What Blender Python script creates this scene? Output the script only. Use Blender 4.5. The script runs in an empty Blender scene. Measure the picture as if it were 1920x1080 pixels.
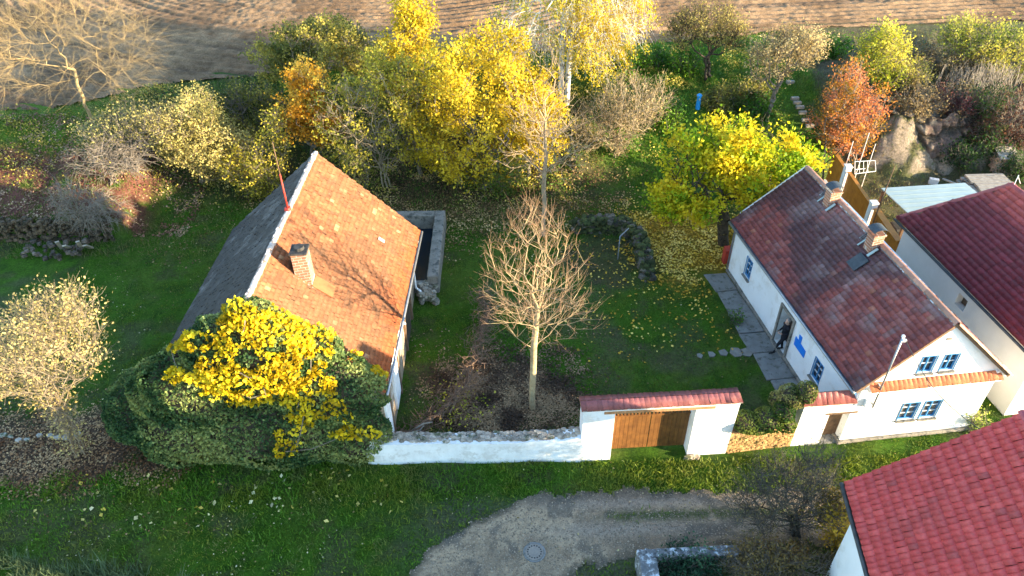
import bpy, bmesh, math, random
import numpy as np
from mathutils import Vector, Matrix

random.seed(7)
rng = np.random.default_rng(7)
SC = bpy.context.scene
COL = SC.collection
A = np.array

# ------------------------------------------------------------------ camera
F_PX, PITCH, ROLL, CAM_H = 1417.0, math.radians(39.2), math.radians(-0.7), 20.0
_cp, _sp = math.cos(PITCH), math.sin(PITCH)
_F = A([0, _cp, -_sp]); _R0 = A([1.0, 0, 0]); _U0 = A([0, _sp, _cp])
_R = math.cos(ROLL)*_R0 + math.sin(ROLL)*_U0
_U = -math.sin(ROLL)*_R0 + math.cos(ROLL)*_U0
cam_d = bpy.data.cameras.new('camera'); cam = bpy.data.objects.new('camera', cam_d); COL.objects.link(cam)
cam_d.sensor_width = 36; cam_d.lens = F_PX/1920*36; cam_d.clip_end = 2000; cam_d.clip_start = 0.2
cam.matrix_world = Matrix(((_R[0], _U[0], -_F[0], 0), (_R[1], _U[1], -_F[1], 0), (_R[2], _U[2], -_F[2], CAM_H), (0, 0, 0, 1)))
SC.camera = cam

# ------------------------------------------------------------------ sky, sun, exposure
SUN_EL = math.radians(8.5)
SUN_PLAN = A([0.950, -0.312])            # from the scene towards the sun
w = bpy.data.worlds.new('World'); SC.world = w; w.use_nodes = True
nt = w.node_tree
sky = nt.nodes.new('ShaderNodeTexSky'); sky.sky_type = 'NISHITA'; sky.sun_disc = False
sky.sun_elevation = SUN_EL; sky.sun_rotation = math.atan2(SUN_PLAN[0], SUN_PLAN[1])
sky.air_density = 1.0; sky.dust_density = 0.3; sky.ozone_density = 2.0
nt.links.new(sky.outputs[0], nt.nodes['Background'].inputs[0])
nt.nodes['Background'].inputs[1].default_value = 0.15
sd = bpy.data.lights.new('sun', 'SUN'); sd.energy = 3.6; sd.angle = math.radians(0.6); sd.color = (1.0, 0.82, 0.54)
so = bpy.data.objects.new('sun', sd); COL.objects.link(so)
_d = Vector((-SUN_PLAN[0]*math.cos(SUN_EL), -SUN_PLAN[1]*math.cos(SUN_EL), -math.sin(SUN_EL)))
so.rotation_euler = _d.to_track_quat('-Z', 'Y').to_euler()
so.location = (40, -10, 20)
SC.view_settings.view_transform = 'Standard'; SC.view_settings.look = 'None'
SC.view_settings.exposure = 2.75; SC.view_settings.gamma = 1.0
SC.render.engine = 'CYCLES'
SC.cycles.max_bounces = 6; SC.cycles.transparent_max_bounces = 4

# ------------------------------------------------------------------ survey helpers (photo ray -> world)
def ray(px, py): return _F + _R*(px-960)/F_PX + _U*(540-py)/F_PX
CAM = A([0, 0, CAM_H])
def G(px, py, z=0.0):
    d = ray(px, py); return CAM + d*((z-CAM_H)/d[2])
def GY(px, py, Y):
    d = ray(px, py); return CAM + d*(Y/d[1])
def onplane(px, py, p0, n):
    d = ray(px, py); n = A(n, float); return CAM + d*(np.dot(A(p0)-CAM, n)/np.dot(d, n))
def proj(Pn):
    d = A(Pn, float)-CAM; z = d@_F
    return np.stack([960+F_PX*(d@_R)/z, 540-F_PX*(d@_U)/z], -1), z

# ------------------------------------------------------------------ numpy noise
def _lat(seed):
    return np.random.default_rng(seed).random((64, 64))
_LATS = [_lat(100+i) for i in range(8)]
def vnoise(x, y, k=0):
    L = _LATS[k % 8]; xi = np.floor(x).astype(int); yi = np.floor(y).astype(int)
    fx = x-xi; fy = y-yi; fx = fx*fx*(3-2*fx); fy = fy*fy*(3-2*fy)
    a = L[xi % 64, yi % 64]; b = L[(xi+1) % 64, yi % 64]; c = L[xi % 64, (yi+1) % 64]; d = L[(xi+1) % 64, (yi+1) % 64]
    return (a*(1-fx)+b*fx)*(1-fy)+(c*(1-fx)+d*fx)*fy
def fbm(x, y, k=0, o=4):
    s = 0; a = .5; t = 0
    for i in range(o):
        s = s+a*vnoise(x*2**i+17.3*i, y*2**i+9.1*i, k+i); t += a; a *= .5
    return s/t
def sst(a, b, x):
    t = np.clip((x-a)/(b-a), 0, 1); return t*t*(3-2*t)

# ------------------------------------------------------------------ terrain
PLAT = 3.0
FB = [(-80, 33), (-40, 33.8), (-23.3, 35.6), (-18.4, 38.6), (-13.9, 39.4), (0, 41.8), (7.7, 43.2), (19.4, 45.6), (31.7, 46.2), (80, 48)]
def fieldedge(x): return np.interp(x, [p[0] for p in FB], [p[1] for p in FB])+(fbm(x*.6, x*.0+3, 3)-.5)*.5
def terr(x, y, bumps=True):
    x = A(x, float); y = A(y, float)
    y0 = 30.5 + 2.7*sst(14, 18, x) - 1.8*sst(-12, -18, x)
    y1 = 40.5 - 3.8*sst(14.5, 18.5, x) - 4.0*sst(-12, -20, x) - 2.8*sst(-19, -27, x)
    n = fbm(x*.35, y*.35, 2)-.5
    h = PLAT*sst(y0, y1, y+n*2.5)
    h = h + 1.0*sst(-17.2, -18.2, x)*sst(28.3, 28.7, y)*(1-sst(29, 36, y))
    if bumps:
        fd = 1-sst(-2.2, -.4, y-np.interp(x, [p[0] for p in FB], [p[1] for p in FB]))
        h = h + (fbm(x*.5, y*.5, 4)-.5)*.12*sst(13, 14, y)
        sl = sst(30, 33, y)
        h = h + (fbm(x*.9, y*.9, 5)-.5)*.7*sl*fd
        h = h + (fbm(x*1.3, y*1.3, 1)-.5)*1.4*sst(16, 18, x)*sst(33.3, 34.5, y)*(1-sst(39, 42, y))
    h = h - .35*sst(.8, 2.0, y-np.interp(x, [p[0] for p in FB], [p[1] for p in FB]))
    return h
def T(px, py):
    d = ray(px, py); t0 = (8-CAM_H)/d[2]; prev = t0
    for t in np.linspace(t0, t0*2.2, 400):
        p = CAM+d*t
        if p[2] < float(terr(p[0], p[1])): return A([p[0], p[1], float(terr(p[0], p[1]))])
    return CAM+d*((PLAT-CAM_H)/d[2])

# ------------------------------------------------------------------ object helpers
ORG = {}
def tag(o, label=None, cat=None, group=None, kind=None):
    if label: o['label'] = label
    if cat: o['category'] = cat
    if group: o['group'] = group
    if kind: o['kind'] = kind
    return o
def thing(name, loc, label, cat, group=None):
    o = bpy.data.objects.new(name, None); o.empty_display_size = .3; COL.objects.link(o)
    o.location = tuple(float(v) for v in loc); ORG[o.name] = A(loc, float)
    return tag(o, label, cat, group)
def link(name, me, mat, parent=None, base=None):
    o = bpy.data.objects.new(name, me); COL.objects.link(o)
    for m in (mat if isinstance(mat, (list, tuple)) else [mat]): me.materials.append(m)
    if parent is not None:
        o.parent = parent; ORG[o.name] = ORG[parent.name]
        me.transform(Matrix.Translation(tuple(-ORG[parent.name])))
    elif base is not None:
        b = A(base, float); me.transform(Matrix.Translation(tuple(-b))); o.location = tuple(b); ORG[o.name] = b
    else: ORG[o.name] = A([0, 0, 0.])
    return o
def fast(name, V, Fc, mat, parent=None, cols=None, smooth=False, base=None, mi=None):
    V = np.ascontiguousarray(V, dtype=np.float32).reshape(-1, 3); Fc = np.ascontiguousarray(Fc, dtype=np.int32)
    n, k = Fc.shape
    me = bpy.data.meshes.new(name); me.vertices.add(len(V)); me.vertices.foreach_set('co', V.ravel())
    me.loops.add(n*k); me.loops.foreach_set('vertex_index', Fc.ravel())
    me.polygons.add(n); me.polygons.foreach_set('loop_start', np.arange(0, n*k, k, dtype=np.int32))
    try: me.polygons.foreach_set('loop_total', np.full(n, k, dtype=np.int32))
    except Exception: pass
    if smooth: me.polygons.foreach_set('use_smooth', np.ones(n, dtype=bool))
    if mi is not None: me.polygons.foreach_set('material_index', A(mi, dtype=np.int32))
    if cols is not None:
        a = me.color_attributes.new('Col', 'FLOAT_COLOR', 'POINT')
        c = np.ones((len(V), 4), np.float32); c[:, :cols.shape[1]] = cols; a.data.foreach_set('color', c.ravel())
    me.update(calc_edges=True); me.validate()
    return link(name, me, mat, parent, base)

class MB:
    def __init__(s): s.v = []; s.f = []; s.m = []; s.c = []; s.cur = (1, 1, 1)
    def add(s, V, Fs, mi=0):
        o = len(s.v); s.v += [tuple(map(float, p)) for p in V]; s.f += [tuple(i+o for i in f) for f in Fs]; s.m += [mi]*len(Fs); s.c += [s.cur]*len(V)
    def box(s, x0, x1, y0, y1, z0, z1, mi=0):
        s.fbox(A([x0, y0, z0]), A([x1-x0, 0, 0]), A([0, y1-y0, 0]), A([0, 0, z1-z0]), mi)
    def fbox(s, o, a, b, c, mi=0):
        o = A(o, float); a = A(a, float); b = A(b, float); c = A(c, float)
        if np.dot(np.cross(a, b), c) < 0: a, b = b, a
        V = [o, o+a, o+a+b, o+b, o+c, o+a+c, o+a+b+c, o+b+c]
        s.add(V, [(0, 3, 2, 1), (4, 5, 6, 7), (0, 1, 5, 4), (1, 2, 6, 5), (2, 3, 7, 6), (3, 0, 4, 7)], mi)
    def beam(s, p, q, wd, h, up=(0, 0, 1), mi=0):
        p = A(p, float); q = A(q, float); d = q-p; d = d/np.linalg.norm(d); sdv = np.cross(d, A(up, float)); sdv /= np.linalg.norm(sdv); u = np.cross(sdv, d)
        s.fbox(p-sdv*wd/2-u*h/2, sdv*wd, q-p, u*h, mi)
    def tube(s, pts, r, n=8, mi=0, caps=True):
        pts = [A(p, float) for p in pts]; rs = r if isinstance(r, (list, tuple)) else [r]*len(pts)
        V = []; 
        for i, p in enumerate(pts):
            d = pts[min(i+1, len(pts)-1)]-pts[max(i-1, 0)]; d = d/np.linalg.norm(d)
            a = np.cross(d, [0, 0, 1.]) if abs(d[2]) < .95 else np.cross(d, [1., 0, 0]); a /= np.linalg.norm(a); b = np.cross(d, a)
            for k in range(n):
                t = 2*math.pi*k/n; V.append(p+(a*math.cos(t)+b*math.sin(t))*rs[i])
        Fs = []
        for i in range(len(pts)-1):
            for k in range(n): Fs.append((i*n+k, i*n+(k+1) % n, (i+1)*n+(k+1) % n, (i+1)*n+k))
        if caps: Fs.append(tuple(range(n-1, -1, -1))); Fs.append(tuple((len(pts)-1)*n+k for k in range(n)))
        s.add(V, Fs, mi)
    def prism(s, poly, vec, mi=0):
        poly = [A(p, float) for p in poly]; vec = A(vec, float); n = len(poly)
        s.add(poly+[p+vec for p in poly], [tuple(range(n-1, -1, -1)), tuple(range(n, 2*n))]+[(i, (i+1) % n, n+(i+1) % n, n+i) for i in range(n)], mi)
    def stone(s, c, r, sq=(1, 1, .7), mi=0, rot=None):
        c = A(c, float); t = rot if rot is not None else random.random()*6.3
        V = []
        for z in (-1, 1):
            for k in range(6):
                a = t+k*math.pi/3+random.uniform(-.2, .2); q = random.uniform(.78, 1.05)*(1 if z < 0 else .8)
                V.append(c+A([math.cos(a)*sq[0]*r*q, math.sin(a)*sq[1]*r*q, z*sq[2]*r*random.uniform(.7, 1)*.7]))
        s.add(V, [(5, 4, 3, 2, 1, 0), (6, 7, 8, 9, 10, 11)]+[(k, (k+1) % 6, 6+(k+1) % 6, 6+k) for k in range(6)], mi)
    def build(s, name, mat, parent=None, bevel=0, smooth=False, base=None, color=False):
        me = bpy.data.meshes.new(name); me.from_pydata(s.v, [], s.f)
        for p, m in zip(me.polygons, s.m): p.material_index = m; p.use_smooth = smooth
        if color:
            a = me.color_attributes.new('Col', 'FLOAT_COLOR', 'POINT')
            a.data.foreach_set('color', np.concatenate([A(s.c, np.float32), np.ones((len(s.v), 1), np.float32)], 1).ravel())
        bm = bmesh.new(); bm.from_mesh(me); bmesh.ops.recalc_face_normals(bm, faces=bm.faces)
        if bevel: bmesh.ops.bevel(bm, geom=list(bm.edges), offset=bevel, segments=1, affect='EDGES')
        bm.to_mesh(me); bm.free()
        return link(name, me, mat, parent, base)

# ------------------------------------------------------------------ materials
def newmat(name):
    m = bpy.data.materials.new(name); m.use_nodes = True; t = m.node_tree; t.nodes.clear()
    o = t.nodes.new('ShaderNodeOutputMaterial'); b = t.nodes.new('ShaderNodeBsdfPrincipled'); t.links.new(b.outputs[0], o.inputs[0])
    b.inputs['Specular IOR Level'].default_value = .3
    return m, t, b, o
def tx(t, typ, scale, pos, **kw):
    n = t.nodes.new(typ); n.inputs['Scale'].default_value = scale; t.links.new(pos, n.inputs['Vector'])
    for k, v in kw.items():
        if k in n.inputs: n.inputs[k].default_value = v
        else: setattr(n, k, v)
    return n
def ramp(t, fac, stops):
    r = t.nodes.new('ShaderNodeValToRGB'); t.links.new(fac, r.inputs[0])
    while len(r.color_ramp.elements) < len(stops): r.color_ramp.elements.new(.5)
    for e, (p, c) in zip(r.color_ramp.elements, stops): e.position = p; e.color = (*c, 1) if len(c) == 3 else c
    return r
def mixc(t, fac, a, b, mode='MIX'):
    m = t.nodes.new('ShaderNodeMix'); m.data_type = 'RGBA'; m.blend_type = mode
    if isinstance(fac, (int, float)): m.inputs[0].default_value = fac
    else: t.links.new(fac, m.inputs[0])
    for i, v in ((6, a), (7, b)):
        if isinstance(v, (tuple, list)): m.inputs[i].default_value = (*v, 1)
        else: t.links.new(v, m.inputs[i])
    return m.outputs[2]
def bump(t, b, h, strength, dist):
    n = t.nodes.new('ShaderNodeBump'); n.inputs['Strength'].default_value = strength; n.inputs['Distance'].default_value = dist
    t.links.new(h, n.inputs['Height']); t.links.new(n.outputs[0], b.inputs['Normal']); return n
def pos(t):
    g = t.nodes.new('ShaderNodeNewGeometry'); return g.outputs['Position']
def noisy(name, c1, c2, scale=3, rough=.85, bs=.4, bd=.02, bscale=30, c3=None, s3=8, spec=.3, metal=0, attr=False, pit=False):
    m, t, b, o = newmat(name); p = pos(t)
    n = tx(t, 'ShaderNodeTexNoise', scale, p, Detail=6, Roughness=.65)
    r = ramp(t, n.outputs[0], [(.35, c1), (.65, c2)])
    c = r.outputs[0]
    if c3:
        n3 = tx(t, 'ShaderNodeTexNoise', s3, p, Detail=8, Roughness=.7); r3 = ramp(t, n3.outputs[0], [(.52, (0, 0, 0)), (.62, (1, 1, 1))]); c = mixc(t, r3.outputs[0], c, c3)
    if attr:
        a = t.nodes.new('ShaderNodeAttribute'); a.attribute_name = 'Col'; c = mixc(t, 1.0, c, a.outputs[0], 'MULTIPLY')
    t.links.new(c, b.inputs['Base Color'])
    nb = tx(t, 'ShaderNodeTexNoise', bscale, p, Detail=5, Roughness=.6)
    bump(t, b, nb.outputs[0], bs, bd)
    b.inputs['Roughness'].default_value = rough; b.inputs['Specular IOR Level'].default_value = spec; b.inputs['Metallic'].default_value = metal
    return m
def leafmat(name, trans=.45, rough=.6, spec=.25):
    m, t, b, o = newmat(name); a = t.nodes.new('ShaderNodeAttribute'); a.attribute_name = 'Col'
    t.links.new(a.outputs[0], b.inputs['Base Color']); b.inputs['Roughness'].default_value = rough; b.inputs['Specular IOR Level'].default_value = spec
    tr = t.nodes.new('ShaderNodeBsdfTranslucent'); t.links.new(a.outputs[0], tr.inputs[0])
    mx = t.nodes.new('ShaderNodeMixShader'); mx.inputs[0].default_value = trans
    t.links.new(b.outputs[0], mx.inputs[1]); t.links.new(tr.outputs[0], mx.inputs[2]); t.links.new(mx.outputs[0], o.inputs[0])
    return m
LEAF = leafmat('leaf')
LITTER = leafmat('fallen_leaf', .15)
BLADE = leafmat('grass_blade', .3)
BARK = noisy('bark', (.10, .08, .06), (.22, .19, .15), 9, .9, .5, .02, 40)
PALE_BARK = noisy('pale_bark', (.22, .17, .11), (.36, .29, .19), 7, .9, .5, .02, 40)
GREY_BARK = noisy('grey_bark', (.15, .125, .10), (.26, .22, .18), 7, .9, .4, .02, 40)
BIRCH = noisy('birch_bark', (.75, .73, .70), (.55, .52, .48), 3, .7, .3, .01, 40, c3=(.06, .05, .05), s3=3)
DARK_BARK = noisy('dark_bark', (.035, .028, .02), (.09, .07, .05), 9, .95, .5, .02, 40)
WHITE = noisy('white_plaster', (.82, .82, .81), (.76, .76, .75), 1.2, .85, .5, .02, 7, c3=(.68, .66, .62), s3=1.3)
WHITE_OLD = noisy('limewash', (.80, .80, .79), (.68, .67, .65), 1.8, .9, .7, .03, 7, c3=(.60, .58, .55), s3=3)
CREAM = noisy('cream_plaster', (.74, .70, .65), (.68, .64, .59), 1.5, .9, .3, .01, 12)
BLUE = noisy('blue_paint', (.05, .20, .42), (.08, .26, .48), 6, .5, .1, .002, 60)
PLAQUE_BLUE = noisy('blue_plaque', (.01, .17, .65), (.015, .2, .68), 3, .6, .05, .002, 60)
PUMP_BLUE = noisy('pump_blue', (.02, .30, .75), (.04, .36, .8), 6, .4, .1, .002, 60)
GLASSY, _t, _b, _o = newmat('window_glass'); _b.inputs['Base Color'].default_value = (.035, .04, .05, 1); _b.inputs['Roughness'].default_value = .08; _b.inputs['Specular IOR Level'].default_value = .6
CURTAIN = noisy('curtained_glass', (.20, .15, .11), (.09, .07, .055), 5, .15, .02, .001, 5, spec=.6)
WOODGATE = noisy('gate_wood', (.20, .085, .022), (.11, .044, .013), 4, .6, .3, .01, 25)
WOODFENCE = noisy('fence_wood', (.50, .20, .03), (.36, .13, .018), 3, .55, .3, .01, 20)
OLDWOOD = noisy('old_wood', (.20, .12, .07), (.11, .07, .045), 6, .9, .5, .01, 30)
GREYWOOD = noisy('weathered_wood', (.42, .37, .30), (.26, .22, .18), 6, .9, .5, .01, 30)
DARKDOOR = noisy('dark_door', (.045, .035, .03), (.07, .05, .04), 6, .6, .2, .01, 30)
METAL = noisy('grey_metal', (.35, .36, .38), (.25, .26, .28), 6, .45, .1, .003, 40, metal=.6)
DARKMETAL = noisy('dark_metal', (.035, .04, .045), (.07, .075, .08), 6, .5, .2, .005, 30, metal=.3)
WHITEMETAL = noisy('white_metal', (.72, .73, .74), (.6, .6, .6), 6, .5, .1, .003, 40)
REDPAINT = noisy('red_paint', (.45, .05, .03), (.36, .04, .03), 6, .6, .1, .003, 40)
CONCRETE = noisy('old_concrete', (.27, .24, .20), (.16, .145, .12), 2.5, .95, .8, .03, 16, c3=(.08, .08, .07), s3=4)
PAVING = noisy('paving', (.23, .225, .21), (.16, .155, .145), 2, .9, .5, .015, 20, c3=(.10, .10, .08), s3=5)
RUBBLE = noisy('rubble', (.30, .27, .23), (.15, .13, .11), 5, .95, 1, .05, 12, c3=(.06, .07, .04), s3=3, attr=True)
LICHEN = noisy('lichen_stone', (.12, .12, .12), (.20, .20, .20), 5, .95, 1, .04, 14, c3=(.58, .60, .62), s3=5)
SANDSTONE = noisy('ochre_rubble', (.50, .32, .14), (.34, .20, .09), 4, .95, 1, .06, 9, c3=(.2, .12, .06), s3=6)
CANOPY = noisy('canopy_sheet', (.34, .41, .40), (.29, .36, .35), 2, .5, .1, .003, 20)
WATER, _t, _b, _o = newmat('tank_water'); _b.inputs['Base Color'].default_value = (.012, .018, .025, 1); _b.inputs['Roughness'].default_value = .05
CABLE = noisy('cable', (.03, .03, .03), (.05, .05, .05), 5)
SOOT = noisy('soot', (.02, .02, .02), (.07, .065, .06), 8, .95, .5, .01, 30)
def brickmat(name, c1, c2, mortar, scale, axis):
    m, t, b, o = newmat(name); p = pos(t)
    mp = t.nodes.new('ShaderNodeMapping'); t.links.new(p, mp.inputs[0]); mp.inputs['Rotation'].default_value = axis
    br = tx(t, 'ShaderNodeTexBrick', scale, mp.outputs[0]); br.inputs['Color1'].default_value = (*c1, 1); br.inputs['Color2'].default_value = (*c2, 1); br.inputs['Mortar'].default_value = (*mortar, 1)
    br.inputs['Mortar Size'].default_value = .02; br.inputs['Brick Width'].default_value = .5; br.inputs['Row Height'].default_value = .2
    n = tx(t, 'ShaderNodeTexNoise', 9, p, Detail=5); c = mixc(t, .6, br.outputs[0], ramp(t, n.outputs[0], [(.3, (.45, .45, .45)), (.7, (1.15, 1.1, 1.05))]).outputs[0], 'MULTIPLY')
    t.links.new(c, b.inputs['Base Color']); b.inputs['Roughness'].default_value = .9
    bump(t, b, br.outputs[1], -.5, .01); return m
BRICK = brickmat('chimney_brick', (.42, .19, .11), (.30, .13, .08), (.45, .40, .34), 2.0, (math.pi/2, 0, .15))
def tilemat(name, moss=(.25, .24, .22), amount=.55, sc=2.0, rough=.7, spec=.35):
    m, t, b, o = newmat(name); p = pos(t); a = t.nodes.new('ShaderNodeAttribute'); a.attribute_name = 'Col'
    n = tx(t, 'ShaderNodeTexNoise', 14, p, Detail=6, Roughness=.7)
    c = mixc(t, .7, a.outputs[0], ramp(t, n.outputs[0], [(.3, (.6, .6, .6)), (.7, (1.25, 1.25, 1.25))]).outputs[0], 'MULTIPLY')
    n2 = tx(t, 'ShaderNodeTexNoise', sc, p, Detail=9, Roughness=.78); r2 = ramp(t, n2.outputs[0], [(amount, (0, 0, 0)), (amount+.1, (1, 1, 1))])
    c = mixc(t, r2.outputs[0], c, moss)
    t.links.new(c, b.inputs['Base Color']); b.inputs['Roughness'].default_value = rough; b.inputs['Specular IOR Level'].default_value = spec
    nb = tx(t, 'ShaderNodeTexNoise', 40, p, Detail=4); bump(t, b, nb.outputs[0], .4, .006); return m
TILE_OLD = tilemat('old_tiles', (.14, .115, .085), .60, 5.0, .9, .15)
TILE_B = tilemat('weathered_tiles', (.20, .15, .15), .62, 6.5, .65)
TILE_C = tilemat('concrete_tiles', (.10, .02, .025), .62, 3.0, .6)
TILE_D = tilemat('new_tiles', (.22, .06, .055), .63, 5.0, .55)

# ------------------------------------------------------------------ ground sheet
def axis_(lo, a, b, hi, st):
    fine = np.arange(a, b+st/2, st)
    g = []; x = a; s = st
    while x > lo: s *= 1.35; x -= s; g.append(x)
    h = []; x = fine[-1]; s = st
    while x < hi: s *= 1.35; x += s; h.append(x)
    return np.concatenate([g[::-1], fine, h])
def grid_mesh(name, xs, ys, hf, colf, mat, keep=None):
    X, Y = np.meshgrid(xs, ys); Z = hf(X, Y); V = np.stack([X, Y, Z], -1).reshape(-1, 3)
    nx, ny = len(xs), len(ys); i = np.arange(nx*ny).reshape(ny, nx)
    Q = np.stack([i[:-1, :-1], i[:-1, 1:], i[1:, 1:], i[1:, :-1]], -1).reshape(-1, 4)
    if keep is not None: Q = Q[keep(V[Q].mean(1))]
    C = colf(V[:, 0], V[:, 1], V[:, 2]) if colf else None
    return fast(name, V, Q, mat, cols=C, smooth=True)
def ell(x, y, cx, cy, rx, ry, soft=.5):
    n = (fbm(x*1.1, y*1.1, 3)-.5)*1.1
    d = np.sqrt(((x-cx)/rx)**2+((y-cy)/ry)**2)+n
    return 1-sst(1-soft, 1+soft, d)
def blend(c, col, m): return c*(1-m[:, None])+A(col)*m[:, None]
def ground_col(x, y, z):
    n = fbm(x*.45, y*.45, 6); n2 = fbm(x*2.3, y*2.3, 1); n3 = fbm(x*5, y*5, 2, 3)
    c = np.tile(A([.055, .125, .010]), (len(x), 1))
    c = blend(c, [.085, .13, .018], sst(.45, .7, n)*.8)
    c = blend(c, [.025, .06, .010], sst(.5, .75, n2)*.6)
    c = blend(c, [.085, .075, .035], sst(.58, .75, fbm(x*1.2, y*1.2, 5))*.55)
    # worn trail between old barn and tree
    tr = np.abs(x-(-1.9+.9*np.sin((y-17)*.22)))
    c = blend(c, [.09, .085, .05], (1-sst(.12, .4, tr))*.6*sst(18, 19, y)*(1-sst(24.5, 26, y)))
    c = blend(c, [.10, .085, .05], sst(.55, .72, fbm(x*.6+3, y*.6, 0))*.55)
    # bare soil with litter under the leafless tree
    c = blend(c, [.085, .055, .035], ell(x, y, -.2, 18.5, 2.4, 1.9, .25))
    c = blend(c, [.11, .07, .045], ell(x, y, -15.5, 16.5, 4.2, 1.5, .25))
    c = blend(c, [.35, .20, .03], ell(x, y, 7.9, 28.0, 2.5, 2.9, .3)*.75)
    c = blend(c, [.075, .055, .035], ell(x, y, 4.0, 26.4, 1.9, 2.0, .3)*.7)
    c = blend(c, [.12, .075, .035], ell(x, y, -3.5, 32.5, 7.5, 3.0, .5)*.85)
    c = blend(c, [.06, .05, .03], sst(30.5, 32, y)*(1-sst(37, 40, y))*(1-sst(3, 6, x))*.7)
    c = blend(c, [.13, .10, .06], sst(16.0, 16.6, x)*sst(24, 25, y)*(.5+.5*n2))
    c = blend(c, [.070, .15, .018], sst(3.5, 6, x)*(1-sst(14.5, 16, x))*sst(33, 34, y)*.8)
    c = blend(c, [.16, .07, .05], sst(-16.5, -17.6, x)*sst(28.5, 29, y)*(1-sst(34, 35.5, y))*sst(.38, .5, n2+.12))
    c = blend(c, [.10, .17, .02], sst(-18, -20, x)*sst(32.2, 33, y))
    # rock face of the old quarry
    gx = (terr(x, y+.15)-terr(x, y-.15))/.3
    c = blend(c, [.25, .20, .15], sst(16.3, 17.3, x)*sst(.75, 1.1, gx)*sst(32.5, 33.3, y)*(1-sst(36, 38, y)))
    c = blend(c, [.11, .09, .06], sst(16.3, 17.3, x)*sst(35.5, 36.5, y)*(1-sst(41, 43, y))*.8)
    # lane side dust
    lane = sst(14.35, 13.9, y)*sst(-4.5, -1.0, x)
    c = blend(c, [.12, .11, .08], lane*.55)
    return c*(.75+.5*n3[:, None])
def groundmat():
    m, t, b, o = newmat('ground'); p = pos(t); a = t.nodes.new('ShaderNodeAttribute'); a.attribute_name = 'Col'
    n = tx(t, 'ShaderNodeTexNoise', 11, p, Detail=8, Roughness=.75)
    c = mixc(t, 1, a.outputs[0], ramp(t, n.outputs[0], [(.3, (.45, .5, .45)), (.7, (1.5, 1.45, 1.5))]).outputs[0], 'MULTIPLY')
    t.links.new(c, b.inputs['Base Color']); b.inputs['Roughness'].default_value = .95; b.inputs['Specular IOR Level'].default_value = .1
    n2 = tx(t, 'ShaderNodeTexNoise', 16, p, Detail=7, Roughness=.8); bump(t, b, n2.outputs[0], 1, .10); return m
GROUND = groundmat()
go = grid_mesh('ground', axis_(-300, -27, 33, 300, .16), axis_(-120, 8, 50, 400, .16), terr, ground_col, GROUND)
tag(go, kind='structure')

# ploughed field beyond the trees
def fieldh(X, Y):
    base = PLAT+.07+sst(0, 8, Y-fieldedge(X))*.25
    r = np.hypot(X+9+.6*fbm(X*.2, Y*.2, 1), Y-70)
    ph = np.where(X < 4, r*2*math.pi/.62, (Y-.06*X+.3*np.sin(X*.13))*2*math.pi/.62)
    amp = .034+.016*fbm(X*.3, Y*.3, 2)
    ph2 = np.sin(ph)-2.2*np.clip(np.cos(np.where(X < 4, r*2*math.pi/3.1, (Y-.10*X)*2*math.pi/3.4))-.80, 0, 1)*4
    clod = (fbm(X*3.1, Y*3.1, 5, 3)-.5)*.09+(vnoise(X*7, Y*7, 6)-.5)*.06
    return base+amp*ph2+clod
def fieldcol(x, y, z):
    n = fbm(x*.25, y*.25, 3); c = np.tile(A([.32, .20, .11]), (len(x), 1)); c = blend(c, [.22, .135, .075], sst(.4, .6, n)); n2 = fbm(x*3, y*3, 4, 3)
    rr_ = np.hypot(x+9+.6*fbm(x*.2, y*.2, 1), y-70); tk_ = np.where(x < 4, np.cos(rr_*2*math.pi/3.1), np.cos((y-.10*x)*2*math.pi/3.4)); c = blend(c, [.13, .085, .055], sst(.78, .95, tk_)*.55*(vnoise(x*4, y*4, 2) > .25))
    return c*(.55+.9*n2[:, None])
fx = axis_(-300, -38, 38, 300, .14); fy = axis_(34, 35, 53, 420, .075)
fo = grid_mesh('ploughed_field', fx, fy[fy > 32.5], fieldh, fieldcol, GROUND, keep=lambda c: c[:, 1] > fieldedge(c[:, 0]))
tag(fo, kind='structure')

# gravel lane: one ragged sheet a little above the ground
lane_top = [(-8, 8.0), (-3.2, 11.4), (-2.6, 12.35), (-1.8, 13.0), (-.7, 13.75), (.6, 14.25), (3.0, 14.35), (6.5, 14.25), (9, 14.3), (12, 14.5), (18, 15.2)]
lane_bot = [(-8, 6), (1.1, 11.0), (1.8, 11.6), (3.4, 12.05), (6, 12.3), (8, 12.4), (10, 12.4), (18, 12.9)]
def lane_in(x, y):
    n = (fbm(x*1.4, y*1.4, 2)-.5)*.7+(fbm(x*7, y*7, 3, 2)-.5)*.25
    t_ = np.interp(x, [p[0] for p in lane_top], [p[1] for p in lane_top]); b_ = np.interp(x, [p[0] for p in lane_bot], [p[1] for p in lane_bot])
    left = np.interp(y, [6, 10.5, 11.4, 12.35, 13.1, 14.4], [-4.4, -3.4, -3.1, -2.5, -1.4, .9])
    return np.minimum(np.minimum(t_-y, y-b_), (x-left)*.8)+n
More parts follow.
